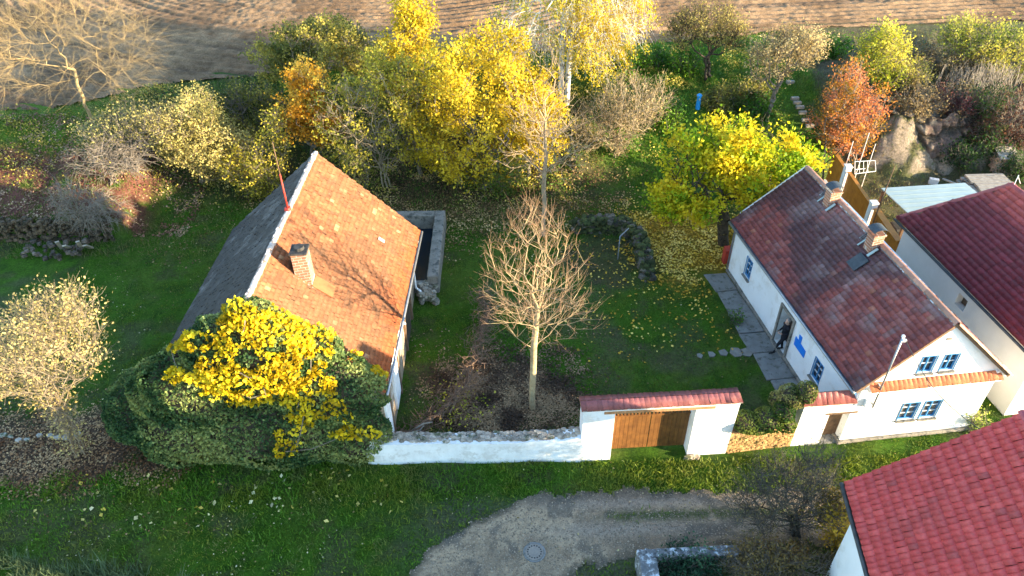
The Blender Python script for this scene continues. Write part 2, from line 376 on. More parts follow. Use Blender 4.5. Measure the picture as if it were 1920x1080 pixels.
def lanecol(x, y, z):
    c = np.tile(A([.42, .30, .185]), (len(x), 1)); n = fbm(x*.9, y*.9, 5); c = blend(c, [.27, .195, .125], sst(.45, .65, n))
    e = lane_in(x, y); c = blend(c, [.13, .105, .07], 1-sst(.0, .45, e)); c = blend(c, [.155, .125, .095], sst(13.7, 14.0, y)*sst(-.5, 1, x)*.7)
    c = blend(c, [.35, .285, .22], (np.exp(-((y-12.9-.02*x)/.25)**2)+np.exp(-((y-13.8-.02*x)/.2)**2))*.6*sst(0, 2, x))
    c = blend(c, [.10, .09, .075], sst(.60, .70, fbm(x*1.7, y*1.7, 7))*.7)
    med = np.exp(-((y-13.35-.02*x)/.16)**2)*sst(2.2, 3.4, x)*(1-sst(8, 9, x))
    c = blend(c, [.09, .10, .04], np.clip(med*1.2, 0, 1)*sst(.25, .45, fbm(x*3, y*3, 1)))
    return c*(.8+.4*vnoise(x*14, y*14, 2)[:, None])
LANEM = noisy('gravel', (.8, .8, .8), (1.2, 1.2, 1.2), 22, .95, 1, .03, 60, attr=True)
lo = grid_mesh('lane', np.arange(-8, 18, .07), np.arange(7, 15.6, .07), lambda X, Y: terr(X, Y)+.012+.02*sst(0, .5, lane_in(X, Y)), lanecol, LANEM, keep=lambda c: lane_in(c[:, 0], c[:, 1]) > 0)
tag(lo, kind='structure')

# ------------------------------------------------------------------ leaves, blades, branches
def cards(C, size, rnd=1.0, up=None, aspect=.62, sz_var=.35, flat=None):
    """leaf-shaped folded quads at centres C"""
    n = len(C); s = size*(1-sz_var+2*sz_var*rng.random(n))
    d = rng.normal(size=(n, 3)); d /= np.linalg.norm(d, axis=1)[:, None]
    q = rng.normal(size=(n, 3))
    if flat is not None:      # leaves lying on the ground
        d[:, 2] *= flat; q[:, 2] *= flat; d /= np.linalg.norm(d, axis=1)[:, None]
    if up is not None: d = d+A(up); d /= np.linalg.norm(d, axis=1)[:, None]
    b = np.cross(d, q); b /= np.linalg.norm(b, axis=1)[:, None]
    if flat is not None:
        b = np.cross(np.tile(A([0, 0, 1.]), (n, 1))+rng.normal(size=(n, 3))*flat, d); b /= np.linalg.norm(b, axis=1)[:, None]
    nn = np.cross(d, b)
    s = s[:, None]
    V = np.stack([C-d*s*.5, C+b*s*aspect*.5+nn*s*.08, C+d*s*.5, C-b*s*aspect*.5+nn*s*.08], 1)
    return V
def leaf_obj(name, C, size, pal, mat=LEAF, parent=None, clump=1.2, jit=.25, **kw):
    C = A(C); V = cards(C, size, **kw); n = len(C)
    pal = A(pal, float); k = len(pal)
    cn = fbm(C[:, 0]*clump+C[:, 2]*.7*clump, C[:, 1]*clump+C[:, 2]*.9*clump, 3, 3)
    t_ = np.clip((cn-.5)*2.6+.5+rng.normal(size=n)*.22, 0, .999)*(k-1)
    i = t_.astype(int); f = (t_-i)[:, None]; c = pal[i]*(1-f)+pal[np.minimum(i+1, k-1)]*f
    c = c*(1-jit+2*jit*rng.random((n, 1)))
    return fast(name, V.reshape(-1, 3), np.arange(4*n).reshape(n, 4), mat, parent, cols=np.repeat(c, 4, 0))
def tubes(P0, P1, r0, r1, sides):
    n = len(P0); d = P1-P0; L = np.linalg.norm(d, axis=1)[:, None]+1e-9; d = d/L
    ref = np.where(np.abs(d[:, 2:3]) < .9, A([[0, 0, 1.]]), A([[1., 0, 0]])); a = np.cross(d, ref); a /= np.linalg.norm(a, axis=1)[:, None]; b = np.cross(d, a)
    th = np.arange(sides)*2*math.pi/sides; ring = a[:, None, :]*np.cos(th)[None, :, None]+b[:, None, :]*np.sin(th)[None, :, None]
    V = np.stack([P0[:, None]+ring*r0[:, None, None], (P1+d*L*.03)[:, None]+ring*r1[:, None, None]], 1).reshape(-1, 3)
    k = np.arange(sides); o = (np.arange(n)*2*sides)[:, None]
    Q = np.stack([o+k, o+(k+1) % sides, o+sides+(k+1) % sides, o+sides+k], -1).reshape(-1, 4)
    return V, Q
def skeleton(base, trunk_top, targets, step=.35, rise=.6, lean=0, trunk_n=8, wob=.05):
    """grow a skeleton from the trunk to every target point; returns node positions, parents"""
    base = A(base, float); top = A(trunk_top, float)
    nodes = [base]; par = [-1]
    for i in range(1, trunk_n+1):
        f = i/trunk_n; nodes.append(base+(top-base)*f+rng.normal(size=3)*wob*A([1, 1, 0])*(.3+f)); par.append(i-1)
    st = max(1, int(trunk_n*.30))
    tg = A(targets); tg = tg[np.argsort(np.linalg.norm(tg-top, axis=1)+.25*rng.random(len(tg)))]
    N = np.zeros((len(nodes)+len(tg)*12, 3)); N[:len(nodes)] = nodes; cnt = len(nodes); depth = list(range(cnt))
    for p in tg:
        q = N[st:cnt]; d = p-q; dist = np.linalg.norm(d, axis=1)+1e-6
        cost = dist*(1+rise*np.clip(1-1.6*d[:, 2]/dist, 0, 3))
        j = int(np.argmin(cost))+st; dj = np.linalg.norm(p-N[j]); m = max(1, min(10, int(dj/step)))
        a = N[j].copy(); prev = j
        for i in range(1, m+1):
            f = i/m; bend = A([0, 0, -.12*dj*math.sin(f*math.pi)])*(1 if rise > .3 else -.5)
            N[cnt] = a+(p-a)*f+bend+rng.normal(size=3)*.03*dj*(f < 1); par.append(prev); prev = cnt; cnt += 1
    return N[:cnt], A(par)
def radii(N, par, r_base, r_tip, power=2.45):
    k = len(par); wt = np.zeros(k); ch = np.zeros(k, int)
    for i in range(k-1, 0, -1):
        if ch[i] == 0: wt[i] += 1
        wt[par[i]] += wt[i]; ch[par[i]] += 1
    r = r_tip*np.maximum(wt, 1)**(1/power); f = r_base/r[0]
    if f < 1: r = r_tip+(r-r_tip)*(r_base-r_tip)/(r[0]-r_tip+1e-9)
    else: r = r*(1+(f-1)*(wt/wt[0]))
    return r
def ppm(p): return F_PX/float((A(p)-CAM)@_F)
def crown_px(blobs, Y):
    """crown blobs (px, py, rx, ry[, dY]) measured on the photo at depth Y -> world ellipsoids"""
    E_ = []
    for bl in blobs:
        px, py, rx, ry = bl[:4]; c = GY(px, py, Y+(bl[4] if len(bl) > 4 else 0)); k = ppm(c)
        a = rx/k; v = ry/k; dd = min(a, v/.75)*.95; rz = math.sqrt(max((.35*v)**2, v*v-(.6*dd)**2))/.77
        E_.append((c, A([a, dd, rz])))
    return E_
def sample_E(E_, n, shell=.0):
    vol = A([e[1].prod() for e in E_]); idx = rng.choice(len(E_), n, p=vol/vol.sum())
    d = rng.normal(size=(n, 3)); d /= np.linalg.norm(d, axis=1)[:, None]
    r = (shell+(1-shell)*rng.random(n)**(1/2.2))
    C = A([e[0] for e in E_])[idx]; R_ = A([e[1] for e in E_])[idx]
    # lumpy outline
    lump = .78+.44*fbm((d[:, 0]+idx)*2.2+5, (d[:, 1]+d[:, 2])*2.2+idx*3.1, 2)
    return C+d*r[:, None]*R_*lump[:, None]
def make_tree(name, label, cat, base, E_, pal, n_leaf, lsize, bark=BARK, n_tgt=160, r_base=.12, r_tip=.012, twigs=4, twig_len=.35, clump=.28, rise=.6, group=None, top=None, droop=0, stems=1, leaf_up=None, gaps=.0, ground_clear=.15, branches='branches', trunk_frac=.55, leafname='leaves', twig_bark=None):
    base = A(base, float); th = thing(name, base, label, cat, group)
    tgt = sample_E(E_, n_tgt, .25)
    cen = np.mean([e[0] for e in E_], 0)
    tgt = tgt[tgt[:, 2] > terr(tgt[:, 0], tgt[:, 1])+ground_clear]
    allV = []; allQ = []; o = 0; tips = []; TV = []; TQ = []; to = 0
    for s_ in range(stems):
        b_ = base+(rng.normal(size=3)*A([.12, .12, 0]) if stems > 1 else 0)
        sub = tgt[s_::stems]
        tp = (A(top, float) if top is not None else base+(cen-base)*trunk_frac) if stems == 1 else b_+(sub.mean(0)-b_)*.45
        N, par = skeleton(b_, tp, sub, rise=rise)
        r = radii(N, par, r_base/(stems**.6), r_tip)
        i = np.arange(1, len(N)); big = r[i] > .035
        for sel, sd_ in ((big, 7), (~big, 3)):
            ii = i[sel]
            if len(ii):
                V, Q = tubes(N[par[ii]], N[ii], np.minimum(r[par[ii]], r[ii]*1.35), r[ii], sd_); allV.append(V); allQ.append(Q+o); o += len(V)
        nt_ = N[N[:, 2] > base[2]+.3*(cen[2]-base[2])]; rt_ = None
        thin = i[(r[i] < .03)]; tips.append(N[thin])
        # twigs
        if twigs and len(thin):
            k = np.repeat(thin, twigs); P0 = N[k]; out = (P0-(base+(cen-base)*.6)); out /= np.linalg.norm(out, axis=1)[:, None]+1e-6
            dr = N[k]-N[par[k]]; dr /= np.linalg.norm(dr, axis=1)[:, None]+1e-6
            dd = out*.5+dr*.6+rng.normal(size=P0.shape)*.55+A([0, 0, .25-droop]); dd /= np.linalg.norm(dd, axis=1)[:, None]
            L = twig_len*(.4+.9*rng.random(len(k)))[:, None]; P1 = P0+dd*L*.55; P2 = P1+(dd+rng.normal(size=P0.shape)*.35+A([0, 0, .15-droop*1.3]))*L*.5
            for a_, b2, q0, q1 in ((P0, P1, r_tip*.8, r_tip*.55), (P1, P2, r_tip*.55, r_tip*.3)):
                V, Q = tubes(a_, b2, np.full(len(a_), q0), np.full(len(a_), q1), 3); TV.append(V); TQ.append(Q+to); to += len(V)
            tips.append(P1); tips.append(P2); tips.append(P2)
    if twig_bark: fast('twigs', np.concatenate(TV), np.concatenate(TQ), twig_bark, th)
    elif TV: allV += TV; allQ += [q_+o for q_ in TQ]
    fast(branches, np.concatenate(allV), np.concatenate(allQ), bark, th, smooth=True)
    if n_leaf:
        tp = np.concatenate(tips); 
        if gaps: tp = tp[fbm(tp[:, 0]*1.3+tp[:, 2], tp[:, 1]*1.3+tp[:, 2]*.7, 5, 2) > gaps]
        C = tp[rng.integers(0, len(tp), n_leaf)]+rng.normal(size=(n_leaf, 3))*clump*.5
        leaf_obj(leafname, C, lsize, pal, LEAF, th, up=leaf_up)
    return th
print('base ready')

# ================================================================== BUILDINGS
def unit(v): v = A(v, float); return v/np.linalg.norm(v)
def roof_tiles(name, e0, e1, r0, r1, nL, nS, mat, parent, colfn, wave=.03, lip=.03, K=4, jit=.006, mask=None, stagger=False):
    e0, e1, r0, r1 = [A(p, float) for p in (e0, e1, r0, r1)]
    nrm = unit(np.cross(e1-e0, r0-e0)); nrm = nrm if nrm[2] > 0 else -nrm
    def pt(u, s, h): return (e0*((1-u)*(1-s))[..., None]+e1*(u*(1-s))[..., None]+r0*((1-u)*s)[..., None]+r1*(u*s)[..., None])+nrm*h[..., None]
    J, I = np.meshgrid(np.arange(nS), np.arange(nL), indexing='ij'); I = I.ravel().astype(float); J = J.ravel().astype(float)
    if stagger: I = I+.5*(J % 2)-.25
    if mask is not None:
        k = mask((I+.5)/nL, (J+.5)/nS); I = I[k]; J = J[k]
    n = len(I); k = np.arange(K+1)/K
    prof = wave*np.sin(np.pi*k)**1.5 if wave else np.zeros(K+1)
    gap = .03 if wave == 0 else 0
    u = (I[:, None]+gap+(1-2*gap)*k[None]+rng.normal(size=(n, 1))*.02)/nL
    u = np.clip(u, 0, 1.0)
    sj = rng.normal(size=(n, 1))*.03; hj = rng.normal(size=(n, 1))*jit; tl = rng.normal(size=(n, 1))*jit*(k[None]-.5)*1.6
    su = np.clip((J[:, None]+1.12)/nS, 0, 1.0)+0*u; sl = np.clip((J[:, None]+sj)/nS, 0, 1)+0*u
    z0 = .004+prof[None]*.75+hj*.3+0*u; z1 = lip+prof[None]+hj+tl; z2 = prof[None]*.55-.004+0*u
    und = .035/np.linalg.norm(r0-e0)
    V = np.stack([pt(u, su, z0), pt(u, sl, z1), pt(u, sl+und, z1-lip*.55), pt(u, sl+und, z2)], 1)   # n,3,K+1,3
    V = V.reshape(n, -1, 3); q = []
    for r_ in range(3):
        for c_ in range(K): a = r_*(K+1)+c_; q.append([a, a+K+1, a+K+2, a+1])
    q = A(q); Q = (q[None]+(np.arange(n)*4*(K+1))[:, None, None]).reshape(-1, 4)
    cen = pt((I+.5)/nL, (J+.5)/nS, 0*I); c = colfn(cen, (I+.5)/nL, (J+.5)/nS)
    return fast(name, V.reshape(-1, 3), Q, mat, parent, cols=np.repeat(c, 4*(K+1), 0))
def slab(mb, pts, t, mi=0):
    pts = [A(p, float) for p in pts]; n = unit(np.cross(pts[1]-pts[0], pts[2]-pts[0])); n = n if n[2] > 0 else -n
    mb.prism([p-n*.006 for p in pts], -n*t, mi)
def carve(name, outer, cutters, mat, parent):
    """outer solid minus cutter solids, as one mesh"""
    o = outer.build(name, mat, None); tmp = []
    for c in cutters:
        co = c.build('cut', mat, None); tmp.append(co)
        m = o.modifiers.new('b', 'BOOLEAN'); m.operation = 'DIFFERENCE'; m.solver = 'EXACT'; m.object = co
    dg = bpy.context.evaluated_depsgraph_get(); me = bpy.data.meshes.new_from_object(o.evaluated_get(dg))
    for x in tmp+[o]: bpy.data.objects.remove(x)
    me.materials.clear()
    return link(name, me, mat, parent)

# ---------------------------------------------------------------- white cottage (right)
FL = G(1572, 829); FR = G(1815, 803); BL = G(1364, 508)
bu = unit(FR-FL); WB = np.linalg.norm(FR-FL); bv = unit(BL-FL); LB = np.linalg.norm(BL-FL)
nf = unit(np.cross(bu, [0, 0, 1.])); nf = nf if nf[1] < 0 else -nf        # out of the gable front
ns = unit(np.cross(bv, [0, 0, 1.])); ns = ns if ns[0] < 0 else -ns        # out of the yard side
def Bp(a, b, h): return FL+bu*a+bv*b+A([0, 0, h])
def onF(px, py): p = onplane(px, py, FL, nf)-FL; b = 0; a = np.linalg.solve(A([[bu[0], bv[0]], [bu[1], bv[1]]]), p[:2]); return a[0], p[2]
def onS(px, py): p = onplane(px, py, FL, ns)-FL; a = np.linalg.solve(A([[bu[0], bv[0]], [bu[1], bv[1]]]), p[:2]); return a[1], p[2]
def rect(fn, pts):
    q = A([fn(*p) for p in pts]); tl, tr, bl, br = q
    a0, a1 = sorted([(tl[0]+bl[0])/2, (tr[0]+br[0])/2]); return a0, a1, (bl[1]+br[1])/2, (tl[1]+tr[1])/2
cot = thing('cottage', Bp(WB/2, LB/2, 0), 'white cottage with blue windows under a mottled dark red roof with two chimneys', 'house')
eFL = G(1605, 735, 2.8); eBL = G(1370, 414, 2.8); rF = G(1797, 607, 5.1); rB = G(1513, 313, 5.1)
eFR = G(1895, 703, 2.8); eBR = rB+(eFR-rF)
WTOP = 3.0
mo = MB(); mo.prism([Bp(0, 0, -.3), Bp(WB, 0, -.3), Bp(WB, 0, WTOP), Bp(WB/2, 0, 4.98), Bp(0, 0, WTOP)], bv*LB)
mi_ = MB(); mi_.prism([Bp(.4, .4, .02), Bp(WB-.4, .4, .02), Bp(WB-.4, .4, WTOP-.2), Bp(WB/2, .4, 4.6), Bp(.4, .4, WTOP-.2)], bv*(LB-.8))
FW = [rect(onF, p) for p in ([(1693, 757), (1725, 754), (1683, 787), (1713, 785)], [(1737, 752), (1766, 750), (1723, 783), (1753, 782)],
                             [(1730, 669), (1758, 667), (1721, 699), (1747, 697)], [(1773, 665), (1800, 663), (1762, 695), (1787, 693)])]
SW = [rect(onS, p) for p in ([(1401, 481), (1412, 491), (1396, 513), (1404, 528)], [(1530, 669), (1545, 688), (1520, 702), (1533, 724)])]
DR = rect(onS, [(1468, 574), (1489, 601), (1453, 635), (1473, 662)])
DR = (DR[0], DR[1], .12, DR[3])
cuts = [mi_]
for a0, a1, z0, z1 in FW: c = MB(); c.fbox(Bp(a0, -.2, z0), bu*(a1-a0), bv*.75, A([0, 0, z1-z0])); cuts.append(c)
for a0, a1, z0, z1 in SW+[DR]: c = MB(); c.fbox(Bp(-.2, a0, z0), bu*.75, bv*(a1-a0), A([0, 0, z1-z0])); cuts.append(c)
wall = carve('wall', mo, cuts, WHITE, cot)
m = MB(); m.fbox(Bp(.4, .4, .0), bu*(WB-.8), bv*(LB-.8), A([0, 0, .03])); m.build('floor', PAVING, cot)
def window(P0, du, dn, wd, ht, rows, glass, parent, fw=.036, depth=.10, cols=2, sill=True):
    """P0 lower corner on the wall plane, du along, dn outward"""
    zz = A([0, 0, 1.]); m = MB(); o = P0-dn*depth
    m.fbox(o, du*fw, dn*.06, zz*ht); m.fbox(o+du*(wd-fw), du*fw, dn*.06, zz*ht)
    m.fbox(o+du*fw, du*(wd-2*fw), dn*.06, zz*fw); m.fbox(o+du*fw+zz*(ht-fw), du*(wd-2*fw), dn*.06, zz*fw)
    for c_ in range(1, cols): m.fbox(o+du*(wd*c_/cols-fw*.55)+zz*fw, du*fw*1.1, dn*.058, zz*(ht-2*fw))
    win = m.build('window', BLUE, parent, bevel=.004)
    for c_ in range(cols):
        for r_ in range(1, rows): m = MB(); m.fbox(o+du*(wd*c_/cols+fw*.55)+zz*(ht*r_/rows-.016)+dn*.01, du*(wd/cols-fw*1.1), dn*.03, zz*.032); m.build('glazing_bar', WHITEMETAL, win)
    m = MB(); m.fbox(o+du*fw*.5+zz*fw*.5-dn*.01, du*(wd-fw), dn*.012, zz*(ht-fw)); m.build('pane', glass, win)
    if sill: m = MB(); m.fbox(P0-du*.05-zz*.07-dn*.03, du*(wd+.1), dn*.12, zz*.06); m.build('sill', CONCRETE, win, bevel=.006)
    # blue surround on the wall face
    m = MB(); s = .022
    m.fbox(P0-du*s+dn*.002, du*s, dn*.02, zz*ht); m.fbox(P0+du*wd+dn*.002, du*s, dn*.02, zz*ht); m.fbox(P0-du*s+zz*ht+dn*.002, du*(wd+2*s), dn*.02, zz*s)
    m.build('frame', BLUE, win)
    return win
for k, (a0, a1, z0, z1) in enumerate(FW): window(Bp(a0, 0, z0), bu, nf, a1-a0, z1-z0, 3 if k < 2 else 2, CURTAIN if k < 2 else GLASSY, cot)
for a0, a1, z0, z1 in SW: window(Bp(0, a0, z0), bv, ns, a1-a0, z1-z0, 3, GLASSY, cot)
# roof
def bcol(c, u, s):
    n = len(c); p = fbm(c[:, 0]*.55+3, c[:, 1]*.55, 4); q = rng.random(n)
    base = np.tile(A([.195, .048, .046]), (n, 1)); base[q > .6] = [.235, .062, .055]; base[q < .2] = [.145, .040, .042]; base[q > .97] = [.27, .10, .07]
    base = blend(base, [.055, .030, .038], sst(.50, .62, p)*.8)
    base = blend(base, [.22, .155, .16], sst(.48, .70, fbm(c[:, 0]*1.4, c[:, 1]*1.4, 7)+.24*(s-.5))*(.35+.35*rng.random(n)))
    return base*(.85+.3*rng.random((n, 1)))
m = MB(); slab(m, [eFL, eBL, rB, rF], .10); slab(m, [eFR, eBR, rB, rF], .10); rf = m.build('roof', OLDWOOD, cot)
roof_tiles('roof_tiles', eFL, eBL, rF, rB, 50, 19, TILE_B, cot, bcol, wave=.022, lip=.045, K=4, jit=.007)
roof_tiles('roof_tiles', eBR, eFR, rB, rF, 50, 19, TILE_B, cot, bcol, wave=.022, lip=.045, K=4, jit=.007)
def ridge_caps(name, p, q, n, r, mat, parent, col, dz=.03, jit=.008):
    p = A(p, float); q = A(q, float); d = unit(q-p); sdv = unit(np.cross(d, [0, 0, 1.])); up = np.cross(sdv, d); L = np.linalg.norm(q-p)/n; V = []; Q = []; Cc = []
    for i in range(n):
        c0 = p+d*L*(i-.08)+up*(dz+random.uniform(-jit, jit)); c1 = p+d*L*(i+1)+up*(dz+random.uniform(-jit, jit)); cc = A(col)*random.uniform(.75, 1.2); o = len(V)
        for cen, rr in ((c0, r*1.12), (c1, r*.95)):
            for k in range(7):
                a = math.pi*(k/6); V.append(cen+sdv*math.cos(a)*rr+up*(math.sin(a)*rr*.75-rr*.35)); Cc.append(cc)
        for k in range(6): Q.append((o+k, o+k+1, o+7+k+1, o+7+k))
        V.append(c0-up*.02); Cc.append(cc*.4); Q += [(o+k, o+14, o+14, o+k+1) for k in range(0)]
    return fast(name, A(V), A(Q), mat, parent, cols=A(Cc), smooth=False)
ridge_caps('ridge_tiles', rF, rB, 30, .11, TILE_B, cot, (.40, .20, .13))
# white mortar strip beside the ridge + verge
m = MB()
sl = unit(eFL-rF); m.beam(rF+sl*.12+A([0, 0, .045]), rB+unit(eBL-rB)*.12+A([0, 0, .045]), .07, .03, up=np.cross(bv, sl)); m.build('ridge_mortar', LICHEN, rf)
# gutter and fascia on the yard side
m = MB(); m.tube([eFL+A([-.05, 0, -.06]), eBL+A([-.05, 0, -.06])], .05, 8); gt = m.build('gutter', METAL, cot, smooth=True)
m = MB(); m.beam(eFL+A([.05, .06, -.14]), eBL+A([.05, -.06, -.14]), .03, .12); m.build('fascia', BLUE, cot)
m = MB(); m.tube([eBL+A([-.03, .02, -.06]), Bp(-.07, LB-.02, 2.45), Bp(-.07, LB-.02, .2)], .035, 8); m.build('downpipe', METAL, cot, smooth=True)
# stone plinth
m = MB(); m.fbox(Bp(-.09, -.09, -.1), bu*(WB+.18), bv*.085, A([0, 0, .22])); m.fbox(Bp(-.09, 0, -.1), bu*.085, bv*(DR[0]), A([0, 0, .24])); m.fbox(Bp(-.09, DR[1], -.1), bu*.085, bv*(LB-DR[1]), A([0, 0, .24])); m.build('plinth', RUBBLE if False else CONCRETE, cot, bevel=.01)
# tile ledge across the gable, verge cornices
zl = onF(1750, 712)[1]
def lcol(c, u, s): return A([.50, .17, .085])*(.75+.45*rng.random((len(c), 1)))
m = MB(); m.prism([Bp(.2, 0, zl-.10)+nf*.002, Bp(.2, 0, zl+.14)+nf*.002, Bp(.2, 0, zl-.04)+nf*.24, Bp(.2, 0, zl-.10)+nf*.24], bu*(WB-.25)); lg = m.build('ledge', WHITE, cot)
roof_tiles('ledge_tiles', Bp(.2, 0, zl-.03)+nf*.28, Bp(WB-.03, 0, zl-.03)+nf*.28, Bp(.2, 0, zl+.16)+nf*.01, Bp(WB-.03, 0, zl+.16)+nf*.01, 28, 1, TILE_OLD, lg, lcol, wave=.03, lip=.03, K=4)
m = MB()
for e, r in ((eFL, rF), (eFR, rF)):
    d = unit(r-e); m.beam(e+d*.05+A([0, .16, -.13]), r+A([0, .16, -.15]), .16, .13, up=np.cross(d, nf))
m.build('verge_cornice', WHITE, cot)
for q_ in (-.22, WB-.2): m = MB(); m.fbox(Bp(q_, -.10, WTOP-.34), bu*.42, bv*.3, A([0, 0, .18])); m.build('corner_cornice', WHITE, cot, bevel=.01)
# little vent hood high in the gable
a_, z_ = onF(1779, 637); m = MB(); m.fbox(Bp(a_-.08, 0, z_)+nf*.005, bu*.16, nf*.02, A([0, 0, .09])); m.build('vent', CONCRETE, cot)
# verge tiles (right side, sunlit)
ridge_caps('verge_tiles', eFR+(rF-eFR)*.0, rF, 14, .07, TILE_OLD, cot, (.50, .33, .22))
# chimneys
def chimney(parent, c, sx, sy, z0, z1, ang, mat=BRICK, cap=None, name='chimney'):
    ca, sa = math.cos(ang), math.sin(ang); ex = A([ca, sa, 0]); ey = A([-sa, ca, 0]); c = A(c, float)
    m = MB(); b = A([c[0], c[1], 0]); m.fbox(b-ex*sx/2-ey*sy/2+A([0, 0, z0]), ex*sx, ey*sy, A([0, 0, z1-z0])); ch = m.build(name, mat, parent, bevel=.012)
    m = MB(); m.fbox(b-ex*(sx/2+.03)-ey*(sy/2+.03)+A([0, 0, z1+.001]), ex*(sx+.06), ey*(sy+.06), A([0, 0, .07])); m.build('coping', mat if cap != 'soot' else SOOT, ch, bevel=.01)
    if cap == 'soot':
        m = MB(); m.tube([b+A([0, 0, z1+.05]), b+A([0, 0, z1+.17])], [.17, .15], 10); m.build('flue', SOOT, ch)
    if cap == 'hood':
        V = []; n = 9
        for t_ in (0, 1):
            for k in range(n):
                a = math.pi*(.12+.76*k/(n-1)); V.append(b+ex*math.cos(a)*sx*.72+ey*(-.5+t_)*sy*1.15+A([0, 0, z1+.12+math.sin(a)*.17]))
        V2 = [v+A([0, 0, .012]) for v in V]
        m = MB(); m.add(V+V2, [(k, k+1, n+k+1, n+k) for k in range(n-1)]+[(2*n+k, 2*n+n+k, 2*n+n+k+1, 2*n+k+1) for k in range(n-1)]+[(k, 2*n+k, 2*n+k+1, k+1) for k in range(n-1)]+[(n+k, n+k+1, 3*n+k+1, 3*n+k) for k in range(n-1)])
        for sx_ in (-1, 1):
            for sy_ in (-1, 1): m.tube([b+ex*sx_*sx*.42+ey*sy_*sy*.42+A([0, 0, z1+.05]), b+ex*sx_*sx*.5+ey*sy_*sy*.42+A([0, 0, z1+.24])], .012, 5)
        m.build('hood', DARKMETAL, ch)
    return ch
angB = math.atan2(bv[1], bv[0])-math.pi/2
rn = unit(np.cross(eBL-eFL, rF-eFL)); rn = rn if rn[2] > 0 else -rn
def ridgept(py_t): 
    best = min(np.linspace(0, 1, 200), key=lambda f: abs(float(proj(rF+(rB-rF)*f)[0][1])-py_t)); return rF+(rB-rF)*best
for (px, py, cz) in ((1556, 378, 5.40), (1645, 460, 5.44)):
    c = onplane(px, py, rF, [1, 0, 0]); c = ridgept(py-6)
    ch = chimney(cot, c-bu*.20, .40, .38, 4.4, cz, angB, BRICK, 'hood')
    # stepped white flashing and small ladder bars on the uphill side
    m = MB(); p = c-bu*.46+A([0, 0, -.36]); m.fbox(p-bv*.34+rn*.06, bv*.09, bu*.30+A([0, 0, .26]), rn*.03); m.build('flashing', CANOPY, ch); m = MB(); m.fbox(p+bv*.30+rn*.06, bv*.05, bu*.26+A([0, 0, .22]), rn*.03); m.build('flashing', CANOPY, ch)
    m = MB()
    for k in range(5): m.beam(c-bu*(.34-.0*k)+bv*(.26+.075*k)+A([0, 0, -.20]), c-bu*.06+bv*(.26+.075*k)+A([0, 0, .05]), .022, .03)
    m.build('snow_bars', LICHEN, ch)
c = ridgept(470); m = MB(); m.fbox(c-bu*.95+A([0, 0, -.76]), bu*.42+A([0, 0, .37]), bv*.5, rn*.05)
m.build('patch_slates', DARKMETAL, cot)
# door frame, open door leaf, threshold
z1 = DR[3]; m = MB(); f = .11
m.fbox(Bp(0, DR[0]-f, .06)+ns*.004, bv*f, ns*.07, A([0, 0, z1-.06+f])); m.fbox(Bp(0, DR[1], .06)+ns*.004, bv*f, ns*.07, A([0, 0, z1-.06+f])); m.fbox(Bp(0, DR[0], z1)+ns*.004, bv*(DR[1]-DR[0]), ns*.07, A([0, 0, f])); fr = m.build('door_frame', CONCRETE, cot, bevel=.01)
m = MB(); m.fbox(Bp(-.14, DR[0]-.05, .0), bu*.5, bv*(DR[1]-DR[0]+.1), A([0, 0, .115])); m.build('threshold', CONCRETE, cot, bevel=.015)
dw = DR[1]-DR[0]
m = MB(); o = Bp(.36, DR[1]-.04, .13); dd = unit(bu*.35+bv*-1.0)
for q in (0, .86): m.fbox(o+dd*dw*.96*q, dd*dw*.14, np.cross([0, 0, 1.], dd)*.05, A([0, 0, z1-.17]))
for zz0, zh in ((0, .5), (z1-.30, .13), (1.1, .06)): m.fbox(o+dd*dw*.134+A([0, 0, zz0]), dd*dw*.69, np.cross([0, 0, 1.], dd)*.045, A([0, 0, zh]))
dl = m.build('door', DARKDOOR, cot)
m = MB(); m.fbox(o+dd*dw*.13+A([0, 0, .48])+np.cross([0, 0, 1.], dd)*.015, dd*dw*.7, np.cross([0, 0, 1.], dd)*.012, A([0, 0, z1-.75])); m.build('pane', CURTAIN, dl)
# blue plaque on the yard wall
m = MB(); m.prism([onplane(x, y, FL+ns*.004, ns) for x, y in ((1493, 630), (1511, 659), (1507, 671), (1489, 645))], ns*.02); m.prism([onplane(x, y, FL+ns*.005, ns) for x, y in ((1500, 627), (1505, 633), (1502, 643), (1498, 637))], ns*.022)
m.build('plaque', PLAQUE_BLUE, cot)
# electricity mast on the gable, with its cable
mastp = onplane(1636, 764, FL+nf*.22, nf); hh = 3.0
while proj(mastp+A([0, 0, hh]))[0][1] > 633: hh += .03
mt = thing('service_mast', mastp, 'thin metal mast rising through the orange tile ledge at the gable corner', 'mast')
m = MB(); m.tube([mastp, mastp+A([0, 0, hh])], .03, 8); m.build('pole', METAL, mt, smooth=True)
m = MB(); tp = mastp+A([0, 0, hh]); m.box(tp[0]-.04, tp[0]+.04, tp[1]-.04, tp[1]+.04, tp[2]-.02, tp[2]+.07); m.box(tp[0]-.02, tp[0]+.10, tp[1]-.1, tp[1]-.02, tp[2]-.12, tp[2]-.04); m.build('insulator', WHITEMETAL, mt, bevel=.01)
for h_ in (.1, .9): m = MB(); m.beam(mastp+A([0, 0, h_]), mastp-nf*.22+A([0, 0, h_]), .05, .05); m.build('bracket', METAL, mt)
m = MB(); q = onF(1626, 752); m.fbox(Bp(q[0]-.1, 0, q[1]-.2)+nf*.003, bu*.2, nf*.1, A([0, 0, .36])); m.build('meter_box', WHITE, cot, bevel=.01)
cend = G(1838, 806, 5.35)
m = MB(); p0 = tp+A([.06, -.06, -.06]); m.tube([p0+(cend-p0)*t_-A([0, 0, .35*math.sin(math.pi*t_)]) for t_ in np.linspace(0, 1, 14)], .012, 5)
tag(m.build('service_cable', CABLE, base=tp), 'thin dark cable sagging from the gable mast to the near red roof', 'cable')

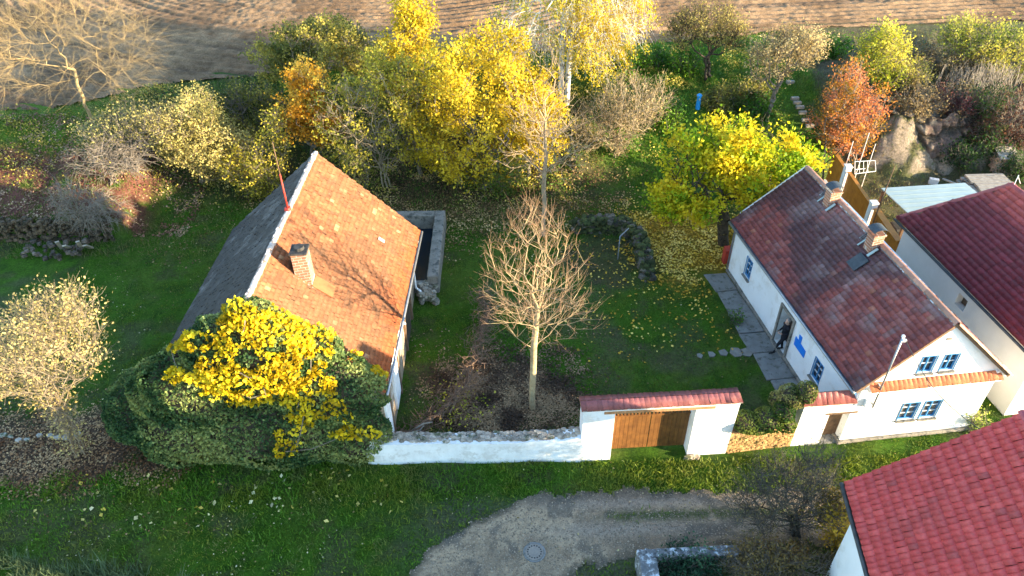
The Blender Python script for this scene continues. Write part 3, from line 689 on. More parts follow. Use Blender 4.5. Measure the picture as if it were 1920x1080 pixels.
# ---------------------------------------------------------------- person in the doorway
SKIN = noisy('skin', (.55, .34, .25), (.5, .3, .22), 8, .6); CLOTH = noisy('black_cloth', (.012, .012, .016), (.02, .02, .026), 10, .9); SHOE = noisy('shoe', (.01, .01, .01), (.015, .015, .015), 5, .5); HAIR = noisy('grey_hair', (.32, .29, .26), (.22, .2, .18), 30, .8)
def person():
    ft = G(1463, 657, .12); S_ = 1.56/1.75
    fw = ns; sd_ = unit(np.cross(fw, [0, 0, 1.]))          # facing out of the door
    def q(f, s, z): return ft+ (fw*f+sd_*s)*S_+A([0, 0, z*S_])
    th = thing('person', ft, 'person in black clothes stepping out of the cottage doorway, looking down at a phone', 'person')
    m = MB()
    def limb(*ps):
        P = [q(*p[:3]) for p in ps]; r = [p[3]*S_ for p in ps]; m.tube(P, r, 14)
        for p, rr in zip(P, r):
            me_s = [];  n1 = 8
            V = [p+rr*A([math.sin(a)*math.cos(b), math.sin(a)*math.sin(b), math.cos(a)]) for a in np.linspace(.001, math.pi-.001, 6) for b in np.arange(n1)*2*math.pi/n1]
            Fs = [(i*n1+j, (i+1)*n1+j, (i+1)*n1+(j+1) % n1, i*n1+(j+1) % n1) for i in range(5) for j in range(n1)]+[tuple(range(n1)), tuple(5*n1+j for j in range(n1-1, -1, -1))]
            m.add(V, Fs)
    limb((0, 0, .92, .155), (.01, 0, 1.08, .135), (.02, 0, 1.3, .165), (.02, 0, 1.42, .12), (.03, 0, 1.5, .06))
    limb((.02, -.15, 1.4, .07), (.02, .15, 1.4, .07)); limb((0, -.08, .92, .12), (0, .08, .92, .12))
    for s, f0 in ((-1, .36), (1, -.10)):
        limb((0, s*.09, .9, .10), (f0*.55+.05, s*.095, .49, .068), (f0, s*.1, .09, .042)); limb((f0-.03, s*.1, .05, .04), (f0+.10, s*.105, .04, .042), (f0+.19, s*.11, .035, .032))
        limb((.02, s*.19, 1.39, .062), (-.02, s*.24, 1.12, .046), (.22, s*.12, 1.08, .034), (.27, s*.09, 1.09, .028))
    limb((.03, 0, 1.48, .055), (.05, 0, 1.56, .055)); limb((.05, 0, 1.64, .085), (.055, 0, 1.68, .09)); limb((.09, 0, 1.60, .06), (.11, 0, 1.575, .045)); limb((.145, 0, 1.63, .016), (.16, 0, 1.615, .014))
    for s in (-1, 1):
        limb((.05, s*.09, 1.65, .018), (.05, s*.092, 1.63, .016)); limb((.27, s*.09, 1.09, .026), (.33, s*.07, 1.10, .03))
        for k in range(4):
            o_ = (k-1.5)*.02; L_ = (.05, .06, .055, .042)[k]; limb((.335, s*.07, 1.10+o_, .0095), (.335+L_*.6, s*(.07-.012), 1.105+o_, .009), (.335+L_, s*(.07-.034), 1.107+o_, .008))
        limb((.30, s*.065, 1.125, .011), (.335, s*.045, 1.145, .0105), (.36, s*.04, 1.15, .009))
    o = m.build('body', [CLOTH, SKIN, SHOE], None)
    r = o.modifiers.new('r', 'REMESH'); r.mode = 'VOXEL'; r.voxel_size = .0085; sm = o.modifiers.new('s', 'SMOOTH'); sm.iterations = 3; sm.factor = .5
    dg = bpy.context.evaluated_depsgraph_get(); me = bpy.data.meshes.new_from_object(o.evaluated_get(dg)); bpy.data.objects.remove(o); me.materials.clear()
    b = link('body', me, [CLOTH, SKIN, SHOE], th)
    for p in me.polygons:
        c = A(p.center); f = (c@fw)/S_; z = c[2]/S_; p.use_smooth = True
        p.material_index = 1 if (z > 1.5 or (f > .24 and 1.0 < z < 1.2)) else (2 if z < .1 else 0)
    m = MB(); c = q(.04, 0, 1.675); n1 = 12
    V = [c+S_*A([0, 0, 0])+(fw*math.sin(a)*math.cos(t_)*.105+sd_*math.sin(a)*math.sin(t_)*.1+A([0, 0, math.cos(a)*.115]))*S_ - fw*.022 for a in np.linspace(.01, 1.75, 7) for t_ in np.arange(n1)*2*math.pi/n1]
    m.add(V, [(i*n1+j, (i+1)*n1+j, (i+1)*n1+(j+1) % n1, i*n1+(j+1) % n1) for i in range(6) for j in range(n1)]); m.build('hair', HAIR, th, smooth=True)
    m = MB(); c = q(.365, 0, 1.13); m.fbox(c-sd_*.033-fw*.02, sd_*.066, fw*.05+A([0, 0, .12]), unit(np.cross(sd_, fw*.05+A([0, 0, .12])))*.009); tag(m.build('phone', DARKMETAL, base=c), 'small dark phone held in both hands by the person in the doorway', 'phone')
person()

# ---------------------------------------------------------------- old barn (left)
aEB = G(788, 432, 3.0); aRB = G(592, 285, 6.3); aLB = G(437, 430, 3.0); aEF = G(722, 738, 3.0); aLF = aLB+(aEF-aEB)*1.02; aRF = G(463, 560, 6.3)
aRF = aRF+unit(aRF-aRB)*.35
barn = thing('barn', A([-7.4, 20.2, 0]), 'old barn with faded orange tiles, a brick chimney and a gable buried in ivy', 'barn')
def acol(c, u, s):
    n = len(c); p = fbm(c[:, 0]*.8, c[:, 1]*.8, 1); q = rng.random(n)
    base = np.tile(A([.30, .145, .082]), (n, 1)); base[q > .72] = [.345, .175, .10]; base[q < .16] = [.24, .12, .07]; base[q > .985] = [.42, .31, .20]
    base = blend(base, [.20, .135, .085], sst(.46, .64, p)*.6); base = blend(base, [.36, .13, .055], (1-sst(.03, .20, s))*.85*(fbm(c[:, 0]*2, c[:, 1]*.6, 2) > .3))
    base = blend(base, [.15, .11, .075], ((vnoise(c[:, 0]*4, c[:, 1]*4, 5) > .72)*.6).astype(float))
    return base*(.88+.24*rng.random((n, 1)))*A([.78, .60, .52])
def acol_l(c, u, s):  # slope turned from the sun: its shade is painted into the dark grey
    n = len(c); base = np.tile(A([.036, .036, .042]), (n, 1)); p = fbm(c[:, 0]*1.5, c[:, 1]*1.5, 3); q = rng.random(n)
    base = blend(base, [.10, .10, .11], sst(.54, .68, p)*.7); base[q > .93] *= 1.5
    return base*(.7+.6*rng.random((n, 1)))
m = MB(); slab(m, [aEF, aEB, aRB, aRF], .10); slab(m, [aLF, aLB, aRB, aRF], .10); rfa = m.build('roof', OLDWOOD, barn)
roof_tiles('roof_tiles', aEF, aEB, aRF, aRB, 52, 30, TILE_OLD, barn, acol, wave=0, lip=.026, K=2, jit=.008, stagger=True)
TILE_GREY = tilemat('shaded_lichen_tiles', (.24, .25, .27), .645, 7.0, .9)
tg_ = roof_tiles('roof_tiles', aLB, aLF, aRB, aRF, 50, 24, TILE_GREY, barn, acol_l, wave=0, lip=.02, K=2, jit=.005, stagger=True)
tg_['label'] = 'dark grey lichen covered roof slope with shade painted into its tiles'
ridge_caps('ridge_tiles', aRF, aRB, 30, .09, TILE_OLD, barn, (.50, .38, .31), dz=.03, jit=.02)
m = MB()
for f_ in np.linspace(0.01, .99, 46):
    p = aRF+(aRB-aRF)*f_; m.stone(p+A([random.uniform(-.05, .03), 0, .065]), random.uniform(.03, .075), (.8, 1.9, .22))
m.build('ridge_mortar', noisy('mortar', (.74, .64, .58), (.58, .46, .40), 6), rfa)
m = MB(); xw0, xw1, yw0, yw1 = -10.75, -4.05, 15.95, 24.35
m.prism([A([xw0, yw0, -.2]), A([xw1, yw0, -.2]), A([xw1, yw0, 3.0]), A([-7.35, yw0, 5.95]), A([xw0, yw0, 3.0])], A([.0, yw1-yw0, 0])); m.build('wall', noisy('barn_wall', (.36, .27, .18), (.24, .18, .12), 3, .95, .8, .03, 14, c3=(.6, .56, .5), s3=1.2), barn)
m = MB(); m.tube([aEF+A([.06, 0, -.07]), aEB+A([.06, 0, -.07])], .05, 8); m.build('gutter', METAL, barn, smooth=True)
m = MB(); m.tube([aEB+A([.05, -.5, -.1]), A([-3.95, 23.9, 2.5]), A([-3.92, 23.9, .6]), A([-3.7, 23.8, .45])], .045, 8); m.build('downpipe', WHITEMETAL, barn, smooth=True)
for y0_ in (16.6, 18.6, 20.8, 22.6): m = MB(); m.box(-4.04, -3.96, y0_, y0_+.16, 0, 2.85); m.build('timber_post', OLDWOOD, barn)
m = MB(); m.box(-4.045, -3.99, 20.98, 22.2, 0, 2.0); dr_ = m.build('door', DARKDOOR, barn)
m = MB(); m.tube([A([-3.93, 18.9, 2.55]), A([-3.85, 19.7, 2.5]), A([-3.8, 19.9, 2.2])], .05, 8); m.build('downpipe', WHITEMETAL, barn, smooth=True)
m = MB(); m.box(-4.045, -3.98, 15.96, 16.6, 0, 2.7); m.box(-4.045, -3.97, 17.6, 18.5, 0.3, 2.6); m.build('plaster_patch', WHITE_OLD, barn)
# chimney on the sunny slope
nA = unit(np.cross(aEB-aEF, aRF-aEF)); nA = nA if nA[2] > 0 else -nA
cb = onplane(572, 522, aEF, nA); ch_c = cb+A([-.02, .12, 0]); zt = cb[2]+.6
while proj(A([ch_c[0], ch_c[1], zt]))[0][1] > 471: zt += .02
ca_ = chimney(barn, ch_c, .48, .48, cb[2]-.6, zt, 0.03, BRICK, 'soot')
m = MB(); m.fbox(ch_c+A([.24, -.3, -.18]), A([.55, 0, -.48]), A([0, .55, 0]), nA*.03); fl_ = m.build('flashing', noisy('rust_sheet', (.45, .13, .05), (.35, .10, .04), 5, .8), ca_)
m = MB(); m.fbox(ch_c+A([-.30, -.33, .22]), A([.56, 0, -.5]), A([0, .06, 0]), nA*.06); m.build('mortar_fillet', CONCRETE, ca_)
m = MB(); p = onplane(708, 450, aEF, nA); m.fbox(p+nA*.03, A([.2, 0, -.17]), A([0, .16, 0]), nA*.02); m.build('skylight_tile', CANOPY, barn)
# aerial mast at the ridge
am = aRB+(aRF-aRB)*.445; zt = am[2]+1
while proj(A([am[0], am[1], zt]))[0][1] > 268: zt += .03
mm = thing('aerial_mast', am, 'thin tapering red and grey mast standing on the barn ridge', 'mast')
m = MB(); m.tube([am-A([0, 0, .1]), A([am[0], am[1], am[2]+(zt-am[2])*.55])], [.035, .028], 8); m.build('lower_pole', REDPAINT, mm, smooth=True)
m = MB(); m.tube([A([am[0], am[1], am[2]+(zt-am[2])*.55]), A([am[0], am[1], zt])], [.018, .012], 6); m.build('upper_pole', OLDWOOD, mm, smooth=True)
m = MB(); m.stone(am+A([0, 0, .08]), .14, (1, 1, .6)); m.build('foot', REDPAINT, mm)

# ---------------------------------------------------------------- neighbour house (far right)
cE = G(1680, 408, 3.0); cdir = unit(G(1925, 655, 3.0)-cE); cper = A([-cdir[1], cdir[0], 0]); cper = cper if cper[0] > 0 else -cper
cAp = G(1897, 346, 5.4); LC = 8.2; cF = cE+cdir*LC; s0 = float((cAp-cE)@cdir); halfw = float((cAp-cE)@cper)
rEnd = cAp+cdir*(LC-s0)
z3_ = A([0, 0, 1.])
nb = thing('neighbour_house', cE+cper*3+cdir*6, 'long house with a wine red tiled roof and plain pale side wall behind the cottage', 'house')
eR = cE+cper*halfw*2; eRf = cF+cper*halfw*2
m = MB(); slab(m, [cE, cF, rEnd, cAp], .1); slab(m, [eR, eRf, rEnd, cAp], .1); slab(m, [cE, eR, cAp], .1); m.build('roof', OLDWOOD, nb)
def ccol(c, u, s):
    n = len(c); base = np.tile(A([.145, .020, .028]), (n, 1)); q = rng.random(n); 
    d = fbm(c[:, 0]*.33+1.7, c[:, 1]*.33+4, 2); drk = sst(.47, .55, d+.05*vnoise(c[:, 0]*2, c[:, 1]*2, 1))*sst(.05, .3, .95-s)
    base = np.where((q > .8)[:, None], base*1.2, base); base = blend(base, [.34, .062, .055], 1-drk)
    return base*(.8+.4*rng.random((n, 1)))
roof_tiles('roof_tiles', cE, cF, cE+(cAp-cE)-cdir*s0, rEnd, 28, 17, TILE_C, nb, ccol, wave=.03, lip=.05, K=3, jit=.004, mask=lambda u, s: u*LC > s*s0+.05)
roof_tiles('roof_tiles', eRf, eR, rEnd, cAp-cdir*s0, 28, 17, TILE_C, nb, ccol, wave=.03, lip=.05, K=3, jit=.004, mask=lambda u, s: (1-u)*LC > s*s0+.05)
ridge_caps('ridge_tiles', cAp, rEnd, 40, .1, TILE_C, nb, (.30, .06, .06)); ridge_caps('hip_tiles', cE+A([.05, 0, 0]), cAp, 16, .1, TILE_C, nb, (.34, .08, .07)); ridge_caps('hip_tiles', eR, cAp, 16, .1, TILE_C, nb, (.30, .06, .06))
_t0 = cE+cdir*.3+cper*.32
wo = MB(); wo.prism([A([_t0[0], _t0[1], -.3]), A([_t0[0], _t0[1], 2.95])]+[A([_t0[0], _t0[1], 0])+cper*(halfw*2-.64)+A([0, 0, h]) for h in (2.95, -.3)], cdir*(LC-.6))
pw = onplane(1801, 566, _t0, cper); b0 = float((pw-_t0)@cdir); c1 = MB(); c1.fbox(A([_t0[0], _t0[1], 0])+cdir*(b0-.22)-cper*.2+A([0, 0, pw[2]-.25]), cdir*.5, cper*.6, A([0, 0, .5]))
carve('wall', wo, [c1], CREAM, nb)
gq = A([_t0[0], _t0[1], 0])+cdir*(LC-.9); m = MB(); m.prism([gq+z3_*2.951, gq+cper*(halfw-.32)+z3_*5.12, gq+cper*(halfw*2-.64)+z3_*2.951], cdir*.3); m.build('gable_wall', CREAM, nb)
m = MB(); m.fbox(A([_t0[0], _t0[1], 0])+cdir*(b0-.2)+cper*.25+A([0, 0, pw[2]-.23]), cdir*.46, cper*.04, A([0, 0, .46])); m.build('window', OLDWOOD, nb)
m = MB(); m.tube([cE+A([-.04, 0, -.07]), cF+A([-.04, 0, -.07])], .05, 8); m.build('gutter', DARKMETAL, nb, smooth=True)
m = MB(); p = cAp+cdir*.1; m.tube([p, p+A([0, 0, .45])], .015, 5); m.tube([p+A([0, 0, .4]), p+A([.2, 0, .1])], .01, 5); m.build('aerial', WHITEMETAL, nb)

# ---------------------------------------------------------------- near house corner (bottom right)
dE = G(1583, 905, 4.0); dE2 = G(1632, 1080, 4.0); ddir = unit(dE2-dE); dper = A([-ddir[1], ddir[0], 0]); dper = dper if dper[0] > 0 else -dper
dR = G(1918, 774, 6.4); sk = float((dR-dE)@ddir); LD = 7.0
dF = dE+ddir*LD; dRF = dR+ddir*(LD-sk)
near = thing('near_house', dE+dper*3+ddir*3, 'house corner with a clean bright red tiled roof at the bottom edge of the lane', 'house')
eR2 = dE+2*(A([dR[0], dR[1], dE[2]])-dE); eR2F = eR2+ddir*LD
m = MB(); slab(m, [dE, dF, dRF, dR], .1); slab(m, [eR2, eR2F, dRF, dR], .1); m.build('roof', OLDWOOD, near)
def dcol(c, u, s):
    n = len(c); q = rng.random(n); base = np.tile(A([.46, .052, .052]), (n, 1)); base[q > .7] = [.52, .07, .066]; base[q < .04] = [.34, .05, .05]; base = blend(base, [.36, .05, .05], sst(.5, .65, fbm(c[:, 0], c[:, 1], 1))*.5)
    return base*(.9+.2*rng.random((n, 1)))
roof_tiles('roof_tiles', dF, dE, dRF, dR, 46, 18, TILE_D, near, dcol, wave=.042, lip=.065, K=5, jit=.006)
roof_tiles('roof_tiles', eR2, eR2F, dR, dRF, 46, 18, TILE_D, near, dcol, wave=.042, lip=.065, K=5, jit=.006)
ridge_caps('ridge_tiles', dR, dRF, 22, .1, TILE_D, near, (.42, .08, .09))
m = MB(); m.beam(dE+A([0, .0, -.10]), dR+A([0, .0, -.12]), .04, .14); m.build('verge_board', WOODFENCE, near)
wE = dE+dper*.45+ddir*.25; m = MB()
wq = float((dR-dE)@dper)
m.prism([A([wE[0], wE[1], -.2]), A([wE[0], wE[1], 4.2]), A([wE[0], wE[1], 0])+dper*(wq-.45)+A([0, 0, 6.2]), A([wE[0], wE[1], 0])+dper*(2*wq-.9)+A([0, 0, 4.2]), A([wE[0], wE[1], 0])+dper*(2*wq-.9)+A([0, 0, -.2])], ddir*(LD-.3)); m.build('wall', WHITE, near)
m = MB(); m.tube([dE+A([-.05, .02, -.06]), dF+A([-.05, 0, -.06])], .06, 8); m.build('gutter', DARKMETAL, near, smooth=True)
m = MB(); m.beam(dE+A([.06, 0, -.12]), dF+A([.06, 0, -.12]), .04, .14); m.build('fascia', OLDWOOD, near)

# ================================================================== WALLS AND GATE
# low rubble-topped wall
lw = thing('garden_wall', G(900, 866), 'low white wall with bare rubble top between the ivy and the wide gate', 'wall')
m = MB(); xs_ = np.linspace(-4.75, 2.16, 36); fr_ = [15.56+.03*math.sin(x*2) for x in xs_]; top = [.86+.14*float(fbm(A([x*1.2]), A([0.]), 3)[0])+(.35*max(0, (-4.45-x)/.3) if x < -4.45 else 0)+.14*sst(1.2, 2.1, x) for x in xs_]
for i in range(len(xs_)-1):
    a, b = xs_[i], xs_[i+1]
    P_ = []
    for x, y, t_ in ((a, fr_[i], top[i]), (b, fr_[i+1], top[i+1])): P_ += [A([x, y-.05, -.2]), A([x, y, t_]), A([x, y+.42, t_+.02]), A([x, y+.45, -.2])]
    m.add(P_, [(0, 4, 5, 1), (1, 5, 6, 2), (2, 6, 7, 3)]+([(0, 1, 2, 3)] if i == 0 else []))
lwf = m.build('wall_body', WHITE_OLD, lw)
m = MB()
for k in range(620):
    x = random.uniform(-4.3, 2.12); y = 15.66+random.random()*.36; t_ = float(np.interp(x, xs_, top)); g = random.uniform(.55, 1.25); m.cur = (g*1.6, g*1.5, g*1.4); m.stone([x, y, t_+.0+random.uniform(-.02, .035)], random.uniform(.04, .12), (1.2, .8, .45))
m.build('rubble_top', RUBBLE, lw, color=True)
# gate wall
gu = unit(G(1358, 850)-G(1088, 865)); g0 = G(1088, 865); gl = np.linalg.norm(G(1358, 850)-g0); gn = A([gu[1], -gu[0], 0])
def onG(px, py): p = onplane(px, py, g0, gn)-g0; return float(p@gu), p[2]
gt_h = 2.42
oL = onG(1149, 815)[0]; oR = onG(1299, 800)[0]; oT = onG(1230, 772)[1]
gw = thing('gateway', g0+gu*gl/2, 'white gateway wall with red tile capping and timber lintel over wide brown gates', 'gateway')
mo = MB(); z3 = A([0, 0, 1.]); Tk = .5
mo.prism([g0-z3*.2, g0+gu*gl-z3*.2+gu*.03, g0+gu*(gl+.10)+z3*(gt_h+.02), g0-gu*.03+z3*gt_h], -gn*Tk)
co = MB(); co.fbox(g0+gu*oL+gn*.3-z3*.5, gu*(oR-oL), -gn*1.5, z3*(oT+.5)); carve('wall', mo, [co], WHITE, gw)
m = MB(); a0 = onG(1133, 774)[0]; a1 = onG(1343, 760)[0]; m.fbox(g0+gu*a0+gn*.02+z3*(oT-.0), gu*(a1-a0), -gn*.30, z3*.12); m.build('lintel', noisy('lintel_wood', (.42, .22, .10), (.30, .15, .07), 6, .8), gw, bevel=.015)
def gcol(c, u, s): return A([.27, .085, .080])*(.75+.4*rng.random((len(c), 1)))
capc = [g0-gu*.08+gn*.05+z3*(gt_h+.05), g0+gu*(gl+.16)+gn*.05+z3*(gt_h+.07), g0+gu*(gl+.12)-gn*(Tk*.62)+z3*(gt_h+.15), g0-gu*.08-gn*(Tk*.62)+z3*(gt_h+.13)]
m = MB(); m.prism([capc[0]-z3*.02, capc[3]-z3*.02, capc[3]-gn*.26-z3*.12], capc[1]-capc[0]); cp_ = m.build('capping', BRICK, gw)
roof_tiles('cap_tiles', capc[0], capc[1], capc[3], capc[2], 30, 1, TILE_D, cp_, gcol, wave=.014, lip=.02, K=3, jit=.006)
roof_tiles('cap_tiles', capc[1]-gn*.62-z3*.01, capc[0]-gn*.62-z3*.01, capc[2]-gn*.02, capc[3]-gn*.02, 30, 1, TILE_D, cp_, gcol, wave=.014, lip=.02, K=3, jit=.006)
# two gate leaves
gd = thing('gate', g0+gu*(oL+oR)/2-gn*.33, 'pair of brown plank gates with open slats along the top', 'gate')
for a0, a1 in ((oL+.03, (oL+oR)/2-.01), ((oL+oR)/2+.01, oR-.02)):
    m = MB(); nP = 9; wp = (a1-a0)/nP
    for k in range(nP): m.fbox(g0+gu*(a0+k*wp+.004)-gn*(.36+random.uniform(0, .008))+z3*.10, gu*(wp-.008), -gn*.03, z3*(oT-.64))
    lf = m.build('gate_leaf', WOODGATE, gd)
    for dz_, dn_, th_, hh_ in ((oT-.56, .335, .06, .06), (oT-.09, .335, .06, .06), (.35, .392, .04, .12)): m = MB(); m.fbox(g0+gu*a0-gn*dn_+z3*dz_, gu*(a1-a0), -gn*th_, z3*hh_); m.build('rail', WOODGATE, lf)
    m = MB(); nS_ = 11
    for k in range(nS_): m.fbox(g0+gu*(a0+(k+.25)*(a1-a0)/nS_)-gn*.35+z3*(oT-.50), gu*(a1-a0)/nS_*.5, -gn*.025, z3*.41)
    m.build('slats', WOODGATE, lf)
m = MB(); 
for k in range(4): m.cur = (2.2, 1.9, 1.6); m.stone(g0+gu*(oR+.0+.1*k)+gn*(.12)+z3*.05, .13, (1.2, .8, .7))
tag(m.build('kerb_stones', RUBBLE, base=g0+gu*oR, color=True), 'pale guard stones at the foot of the right gate pier', 'stones')
# rubble wall with ivy
r0_ = G(1360, 850); r1_ = G(1482, 836); ru = unit(r1_-r0_); rl = np.linalg.norm(r1_-r0_); rnn = A([ru[1], -ru[0], 0])
rw = thing('rubble_wall', (r0_+r1_)/2, 'short ochre rubble wall topped with ivy between the gateway and the small door', 'wall')
m = MB(); m.fbox(r0_+gu*.02-z3*.2, ru*(rl-.03), -rnn*.45, z3*1.15)
m.build('wall_body', SANDSTONE, rw)
m = MB()
for k in range(260):
    g = random.uniform(.75, 1.2); m.cur = (g*1.7, g*1.15, g*.55); p = r0_+ru*random.uniform(.08, rl-.08)+z3*random.uniform(.02, .85)+rnn*.0; m.stone(p, random.uniform(.04, .09), (1.2, .5, .7))
m.build('face_stones', RUBBLE, rw, color=True)
# small door wall
d0 = G(1481, 836); d1 = G(1571, 829); du_ = unit(d1-d0); dl_ = np.linalg.norm(d1-d0); dn = A([du_[1], -du_[0], 0])
def onD(px, py): p = onplane(px, py, d0, dn)-d0; return float(p@du_), p[2]
dh = 2.0; oL2 = onD(1536, 828)[0]; oR2 = onD(1575, 822)[0]; oT2 = onD(1560, 777)[1]
dwl = thing('doorway_wall', (d0+d1)/2, 'narrow white wall with small plank door and red tile cap beside the cottage', 'wall')
mo = MB(); mo.prism([d0-z3*.2, d1-z3*.2, d1+z3*dh, d0+du_*.05+z3*dh], -dn*.45); co = MB(); co.fbox(d0+du_*oL2+dn*.3-z3*.5, du_*(oR2-oL2), -dn*1.5, z3*(oT2+.5)); carve('wall', mo, [co], WHITE, dwl)
m = MB(); m.fbox(d0+du_*(oL2-.12)+dn*.02+z3*oT2, du_*(oR2-oL2+.35), -dn*.12, z3*.07); m.build('lintel', OLDWOOD, dwl)
m = MB(); nP = 5; wp = (oR2-oL2)/nP
for k in range(nP): m.fbox(d0+du_*(oL2+k*wp+.004)-dn*.28+z3*.1, du_*(wp-.008), -dn*.03, z3*(oT2-.1))
m.build('door', OLDWOOD, dwl)
m = MB(); m.fbox(d0+du_*oL2+dn*.02-z3*.1, du_*(oR2-oL2), -dn*.5, z3*.17); m.build('threshold', PAVING, dwl)
m = MB(); c0 = d0+dn*.1+z3*(dh+.02)-du_*.02; c1_ = d1+dn*.1+z3*(dh+.02)+du_*.05
m.prism([c0-z3*.02, c0-dn*.32+z3*.22, c0-dn*.6-z3*.02], c1_-c0); cp2 = m.build('capping', BRICK, dwl)
roof_tiles('cap_tiles', c0, c1_, c0-dn*.33+z3*.24, c1_-dn*.33+z3*.24, 9, 1, TILE_D, cp2, gcol, wave=.025, lip=.03, K=4, jit=.012)
# lichen stone wall bottom
lst = thing('stone_wall', G(1260, 1040), 'grey lichen covered L shaped stone wall at the bottom edge below the lane', 'wall')
m = MB(); q0 = G(1194, 1030, .75); m.fbox(A([q0[0], 11.62, -.2]), A([2.9, .12, 0]), A([0, .26, 0]), A([0, 0, .92])); m.fbox(A([q0[0]+.02, 8.5, -.2]), A([.5, 0, 0]), A([0, 3.11, 0]), A([0, 0, .95])); m.build('wall_body', LICHEN, lst, bevel=.03)
m = MB()
for k in range(90): m.cur = (1.3, 1.3, 1.35); m.stone(A([q0[0]+random.uniform(.08, .45), random.uniform(9.8, 11.75), .74]), random.uniform(.05, .12), (1, 1, .35))
for k in range(90): m.stone(A([q0[0]+random.uniform(.1, 2.8), random.uniform(11.67, 11.85), .73]), random.uniform(.05, .1), (1.2, .8, .35))
m.build('cope_stones', LICHEN, lst)
# manhole
mc = G(1002, 1036, .02); mh = thing('manhole', mc, 'round concrete manhole cover set in the gravel lane', 'manhole cover')
m = MB(); m.tube([mc-z3*.1, mc+z3*.03], [.33, .33], 32); m.build('ring', PAVING, mh)
m = MB(); m.tube([mc, mc+z3*.045], [.27, .265], 32)
MCOVER = noisy('cover_concrete', (.27, .23, .19), (.21, .18, .15), 6, .9, .4, .008, 50)
m.build('cover', MCOVER, mh)
m = MB()
for k in range(16):
    a = k*math.pi/8; p = mc+A([math.cos(a)*.2, math.sin(a)*.2, 0]); m.box(p[0]-.02, p[0]+.02, p[1]-.02, p[1]+.02, mc[2]+.0, mc[2]+.048)
m.build('vent_hole', SOOT, mh)

# ---------------------------------------------------------------- concrete tank behind the barn
tk = thing('water_tank', A([-4.3, 26.7, 0]), 'open concrete water tank with thick walls at the back corner of the barn', 'tank')
m = MB(); H_ = .85
m.box(-3.48, -3.02, 24.3, 29.2, -.2, H_); m.box(-6.6, -3.482, 28.8, 29.2, -.2, H_); m.box(-6.6, -3.482, 24.3, 24.6, -.2, H_*.5); m.build('tank_wall', CONCRETE, tk, bevel=.03)
m = MB(); m.box(-6.6, -3.482, 24.61, 28.79, -.1, .12); m.build('water', WATER, tk)
m = MB()
for k in range(60): g = random.uniform(.6, 1.3); m.cur = (g*1.3, g*1.3, g*1.2); m.stone([random.uniform(-3.8, -3.1), random.uniform(23.6, 24.35), random.uniform(.05, .5)], random.uniform(.1, .2))
tag(m.build('rubble_heap', RUBBLE, base=[-3.4, 24, 0], color=True), 'heap of grey rubble against the near end of the concrete tank', 'rubble')
# ---------------------------------------------------------------- ruined foundation
rn_ = thing('ruined_wall', A([4.8, 27, 0]), 'mossy ruined stone foundation with brown floor beyond the leafless tree', 'ruin')
m = MB(); path = [(2.9, 28.5), (4.3, 28.6), (5.3, 28.35), (5.7, 27.4), (5.75, 26.2), (5.75, 25.1)]
for k in range(900):
    t_ = random.random()*(len(path)-1); i = int(t_); f_ = t_-i; x = path[i][0]*(1-f_)+path[i+1][0]*f_; y = path[i][1]*(1-f_)+path[i+1][1]*f_
    hm = .75*(1-.55*sst(4.2, 5, t_)); g = random.uniform(.22, .65); mo_ = random.random() < .65; m.cur = (g*.6, g*.8, g*.3) if mo_ else (g, g*.95, g*.85)
    m.stone([x+random.uniform(-.24, .24), y+random.uniform(-.24, .24), random.random()*hm], random.uniform(.09, .2), (1, 1, .6))
m.build('stones', RUBBLE, rn_, color=True)
p = G(1155, 430, .75); m = MB(); m.tube([A([p[0], p[1]-1.2, 0]), A([p[0], p[1]-1.2, .85]), A([p[0]+.05, p[1]-.9, 1.0]), A([p[0]+.5, p[1]-.3, 1.0])], .028, 7)
tag(m.build('handrail', METAL, base=[p[0], p[1], 0]), 'bent grey pipe handrail standing in the ruined foundation', 'handrail')

# ---------------------------------------------------------------- paving and stepping stones
def slab_poly(mb, pts, z0, z1, jit=.02):
    P_ = [A([p[0]+random.uniform(-jit, jit), p[1]+random.uniform(-jit, jit), z0]) for p in pts]; mb.prism(P_, A([0, 0, z1-z0]))
pv = thing('pavement', Bp(-.6, LB/2, 0), None, None); pv['kind'] = 'structure'
bs = [0, .95, 1.9, 3.0, 4.4, 5.5, 6.8, 8.1, 9.3]
for i in range(len(bs)-1):
    m = MB(); w0 = .95+.08*math.sin(i*1.7)+(.0 if i != 3 else .15); w1 = .95+.08*math.sin(i*1.7+1)
    slab_poly(m, [Bp(-.12, bs[i]+.02, 0), Bp(-.12-w0, bs[i]+.02, 0), Bp(-.12-w1, bs[i+1]-.02, 0), Bp(-.12, bs[i+1]-.02, 0)], -.1, .05+random.uniform(-.012, .012))
    m.build('paving_slab', PAVING, pv, bevel=.012)
for k, (px, py, r) in enumerate([(1311, 667, .13), (1334, 665, .15), (1357, 661, .19), (1381, 661, .24), (1401, 661, .24), (1416, 656, .15)]):
    c = G(px, py, .03); m = MB(); n = 5+k % 2; slab_poly(m, [c+A([math.cos(a)*r*random.uniform(.75, 1.2)*1.05, math.sin(a)*r*random.uniform(.9, 1.25), 0]) for a in np.arange(n)*2*math.pi/n], -.05, .05)
    tag(m.build('stepping_stone', noisy('step_stone%d' % k, (.24, .22, .19), (.17, .155, .13), 5, .9), base=c), '%s stepping stone in the lawn leading to the cottage pavement' % ['smallest outermost', 'round second', 'narrow third', 'larger fourth', 'larger fifth', 'last thin'][k], 'stepping stone', 'stepping stones in the lawn')
# red bin at the back corner
c = G(1362, 492, .3); m = MB(); m.fbox(A([c[0]-.05, c[1]+.2, 0]), A([.3, .04, 0]), A([0, .4, 0]), A([0, 0, .75])); tag(m.build('storage_box', REDPAINT, bevel=.02, base=[c[0], c[1], 0]), 'dark red box standing behind the far corner of the cottage', 'box')

